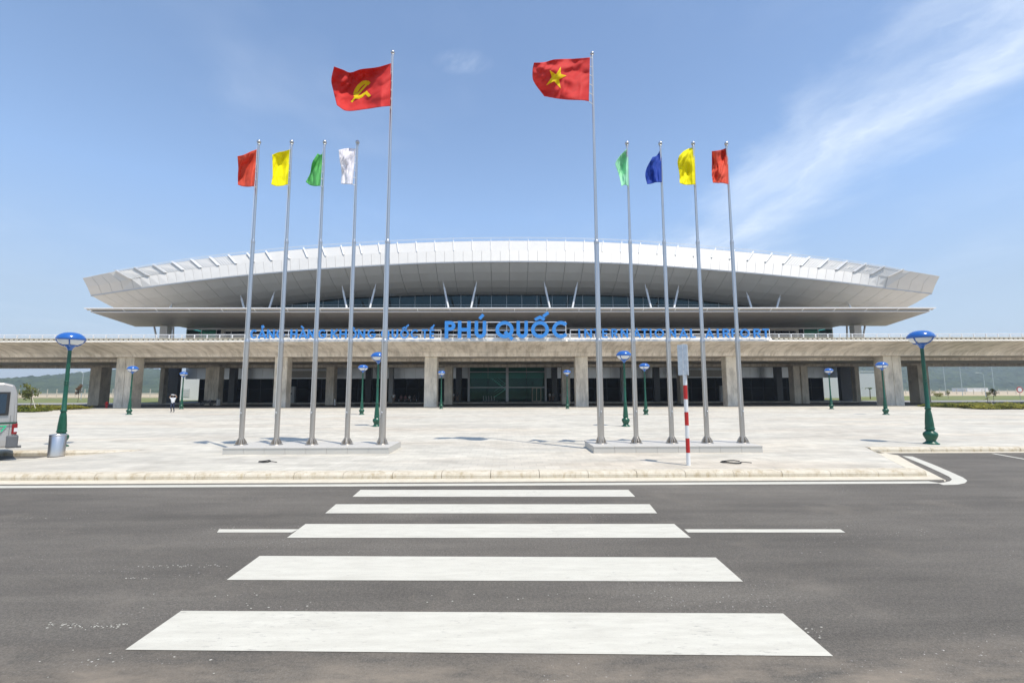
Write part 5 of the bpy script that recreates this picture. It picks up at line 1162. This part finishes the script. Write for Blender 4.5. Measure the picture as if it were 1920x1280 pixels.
# bollards and hydrant
def bollard(px, Y, lab):
    t = tag(empty('bollard', (atx(px, Y, .5), Y, .0)), lab, 'bollard', 'white bollards in the shaded roadway'); b = MB(); b.lathe([(.12, 0), (.12, .8), (.10, .9), (.02, .93)], 14); b.build('post', 'sign_white', t); b = MB(); b.lathe([(.16, 0), (.16, .04)], 14); b.build('foot', 'grey_steel', t)
bollard(408, 68.5, 'white bollard just right of the motorbikes, nearer one'); bollard(411.5, 70, 'white bollard right of the motorbikes, farther one'); bollard(628, 68.5, 'white bollard in the shade right of the third pier')
p = gnd(213, 764, PZ); t = tag(empty('fire_hydrant', (p.x, 56.2, PZ)), 'red fire hydrant at the foot of the left double pier', 'fire hydrant')
b = MB(); b.lathe([(.16, 0), (.16, .04), (.10, .06), (.10, .55), (.14, .58), (.14, .62), (.11, .72), (.03, .8)], 16); b.build('barrel', 'sign_red', t)
b = MB(); b.tube((-.22, 0, .42), (.22, 0, .42), .06, n=10); b.build('outlet', 'sign_red', t)

# ------------------------------------------------------------------ planting
def leaves(b, c, r, n, s, sc=(1, 1, 1)):
    for _ in range(n):
        d = Vector((random.gauss(0, 1), random.gauss(0, 1), random.gauss(0, 1))).normalized()*(r*random.random()**.45); p = Vector(c)+Vector((d.x*sc[0], d.y*sc[1], d.z*sc[2]))
        u = Vector((random.gauss(0, 1), random.gauss(0, 1), random.gauss(0, 1))).normalized(); v = u.orthogonal().normalized(); k = s*random.uniform(.6, 1.3)
        b.add([p-u*k, p+v*k*.45, p+u*k, p-v*k*.45], [(0, 1, 2, 3)])
def bed(pxa, pxb, Y0, Y1, h, m, lab, n, s=.10):
    b = MB(); X0, X1 = atx(pxa, Y0, .3), atx(pxb, Y0, .3)
    for _ in range(n):
        x = random.uniform(X0, X1); y = random.uniform(Y0, Y1); hh = h*(.45+.75*max(0, noise.noise(Vector((x*.7, y*.7, 3)))+.5)); leaves(b, (x, y, PZ+hh*.5), .22, 5, s, (1, 1, hh*1.8))
    o = b.build('hedge', m); tag(o, lab, 'hedge', kind='stuff'); return o
bed(1782, 1925, 49, 53, .55, 'hedge_leaf', 'low green clipped planting at the far right edge of the plaza, rear strip', 2600)
bed(1846, 1950, 44.5, 47.5, .6, 'hedge_leaf_yellow', 'low yellow green planting at the right edge of the plaza, nearer strip', 2400)
bed(-30, 112, 50, 54, .55, 'hedge_leaf_yellow', 'low yellow green planting behind the minibus on the left, rear strip', 2200)
bed(-40, 62, 45, 47, .5, 'hedge_leaf', 'low planting behind the minibus on the left, nearer strip', 1300)
for nm_, pts in (('planting_bed', [(atx(1784, 49, .2), 48.6), (60, 48.6), (60, 53.4), (atx(1784, 49, .2), 53.4)]), ('planting_bed', [(atx(-30, 50, .2), 49.7), (atx(110, 50, .2), 49.7), (atx(110, 50, .2), 54.2), (atx(-30, 50, .2), 54.2)])):
    sheet(nm_, 'grass', pts, PZ+.01, 'soil and grass strip under the low planting')
def sapling(px, Y, h, m, lab, cr=.8, n=260, base=PZ, prop=False, s=.12):
    X = atx(px, Y, 1); t = tag(empty('young_tree', (X, Y, base)), lab, 'tree', 'young trees around the terminal'); b = MB(); b.path([Vector((0, 0, 0)), Vector((.04*h/3, 0, h*.4)), Vector((-.03, .02, h*.85))], .035*h/3, 7)
    for k in range(7):
        a_ = random.uniform(0, 6.28); z = h*random.uniform(.4, .8); b.tube((0, 0, z), (math.cos(a_)*cr*.7, math.sin(a_)*cr*.7, z+h*.16), .018*h/3, .008, 5)
    b.build('trunk', 'bark', t); b = MB()
    for k in range(9):
        a_ = random.uniform(0, 6.28); rr = cr*random.uniform(.1, .75); leaves(b, (math.cos(a_)*rr, math.sin(a_)*rr, h*random.uniform(.5, .95)), cr*.38, n//9, s)
    o = b.build('crown', m, t)
    if prop: b = MB(); b.tube((.75, -.1, 0), (.05, 0, h*.55), .03, n=6); b.build('prop_stake', 'gutter', t)
    return t
sapling(58, 47, 2.7, 'sapling_leaf', 'staked young tree with sparse yellow green leaves behind the minibus', 1.0, 380, prop=True)
sapling(147, 95, 3.6, 'rust_leaf', 'small reddish tree on the verge left of the shaded left pier', .9, 420, -.03)
sapling(1851, 48, 1.9, 'sapling_leaf', 'nearly bare staked sapling in the right hand planting', .45, 40, prop=True)
sapling(1862, 75.5, 2.2, 'hedge_leaf_yellow', 'small bright yellow green bush tree on the right verge', .7, 380, -.0)
sapling(1756, 98, 1.6, 'hedge_leaf_yellow', 'round bright green bush beside the right shaded pier', 1.1, 500, -.03)
sapling(1720, 110, 2.4, 'sapling_leaf', 'small green bush on the verge right of the double pier', .9, 400, -.03)
sapling(1777, 104, 1.9, 'sapling_leaf', 'small low shrub on the sand edge right of the shaded pier', .6, 200, -.03)
def palm(px, Y, h, lab):
    X = atx(px, Y, 1); t = tag(empty('palm_tree', (X, Y, -.03)), lab, 'tree'); b = MB(); b.tube((0, 0, 0), (.05, 0, h), .11, .07, 8); b.build('trunk', 'bark', t)
    for k in range(9):
        a_ = 2*math.pi*k/9; d = Vector((math.cos(a_), math.sin(a_), 0)); b = MB(); pr = Vector((.05, 0, h)); sd2 = Vector((-d.y, d.x, 0))
        for j in range(5):
            q = Vector((.05, 0, h))+d*(.35*(j+1))+Vector((0, 0, .55*math.sin((j+1)/5*2.6)-.12*(j+1)*.4)); w_ = .16*(1-j/6); b.add([pr-sd2*w_, pr+sd2*w_, q+sd2*w_*.8, q-sd2*w_*.8], [(0, 1, 2, 3)]); pr = q
        b.build('frond', 'palm_leaf', t)
palm(1631, 104, 2.2, 'small palm standing before the plain grey shed on the right')
# far lamp poles and masts
def street_lamp(px, Y, h, lab, arm=1, r=.09):
    X = atx(px, Y, 3); t = tag(empty('street_lamp', (X, Y, -.03)), lab, 'street lamp', 'tall street lamps beyond the elevated road'); b = MB(); b.tube((0, 0, 0), (0, 0, h), r, r*.6, 8); b.path([Vector((0, 0, h)), Vector((arm*.5, 0, h+.45)), Vector((arm*1.6, 0, h+.6))], r*.5, 6); b.build('pole', 'galvanised', t)
    b = MB(); b.box(min(arm*1.5, arm*2.3), max(arm*1.5, arm*2.3), -.15, .15, h+.52, h+.66); b.build('lamp_head', 'sign_white', t)
street_lamp(154, 118, 6.7, 'street lamp with arm to the left, beyond the grass left of the shaded pier', -1)
street_lamp(264, 112, 9.0, 'thick pale mast seen just right of the left double pier', 1, .2)
street_lamp(1713, 140, 6.8, 'street lamp just right of the right double pier', 1)
street_lamp(1772, 150, 11, 'tall pole right of the shaded right pier, without visible head', -1)
street_lamp(1803, 150, 11, 'tall pole standing between two others on the right verge', -1)
street_lamp(1846, 130, 6.3, 'street lamp with curved arm above the tiny white shed', -1)
street_lamp(1863, 145, 11, 'rightmost tall pole beyond the elevated road', -1)
t = tag(empty('round_sign', (atx(1912, 90, 1), 90, 0)), 'round road sign with red rim at the far right', 'road sign'); b = MB(); b.tube((0, 0, 0), (0, 0, 2.2), .04, n=8); b.build('post', 'grey_steel', t)
b = MB(); b.tube((0, -.05, 2.0), (0, -.07, 2.0), .62, n=24); b.build('rim', 'sign_red', t); b = MB(); b.tube((0, -.075, 2.0), (0, -.09, 2.0), .45, n=24); b.build('face', 'sign_white', t)
# fence of separate posts far left
fe = tag(empty('boundary_fence', (-80, 165, 0)), 'thin wire fence on pale posts along the sandy strip on the left', 'fence'); pb2 = MB(); pb2.box(-.09, .09, -.09, .09, -.1, 3.0); f0 = pb2.build('post', 'gutter', fe); f0.location = (-110, 0, 0)
for k in range(1, 55): o = f0.copy(); C.collection.objects.link(o); o.parent = fe; o.location = (-110+k*3.3, 0, 0)
b = MB()
for z in (.8, 1.6, 2.4, 2.9): b.tube((-110, -.1, z), (70, -.1, z), .02, n=4)
b.build('wire', 'galvanised', fe)
fe2 = tag(empty('boundary_fence', (150, 190, 0)), 'thin wire fence on posts along the sandy field on the right', 'fence'); f1 = f0.copy(); C.collection.objects.link(f1); f1.parent = fe2; f1.location = (-80, 0, 0); f1.scale = (1, 1, .7)
for k in range(1, 55): o = f1.copy(); C.collection.objects.link(o); o.parent = fe2; o.location = (-80+k*3.6, 0, 0)
b = MB()
for z in (.8, 1.4, 2.0): b.tube((-80, -.1, z), (110, -.1, z), .02, n=4)
b.build('wire', 'galvanised', fe2)

# ------------------------------------------------------------------ haze
USE_HAZE = True
if USE_HAZE:
    b = MB(); b.box(-1900, 2300, -60, 2300, -1.3, 150); hzo = b.build('haze', 'galvanised'); tag(hzo, 'thin pale haze over the whole place', kind='stuff'); hzo.data.materials.clear()
    m = bpy.data.materials.new('haze_air'); m.use_nodes = True; t_ = m.node_tree; t_.nodes.clear(); out = t_.nodes.new('ShaderNodeOutputMaterial'); pv = t_.nodes.new('ShaderNodeVolumePrincipled')
    pv.inputs['Color'].default_value = (.80, .90, 1.0, 1); pv.inputs['Density'].default_value = .00045; pv.inputs['Anisotropy'].default_value = .2; t_.links.new(pv.outputs[0], out.inputs['Volume'])
    hzo.data.materials.append(m)
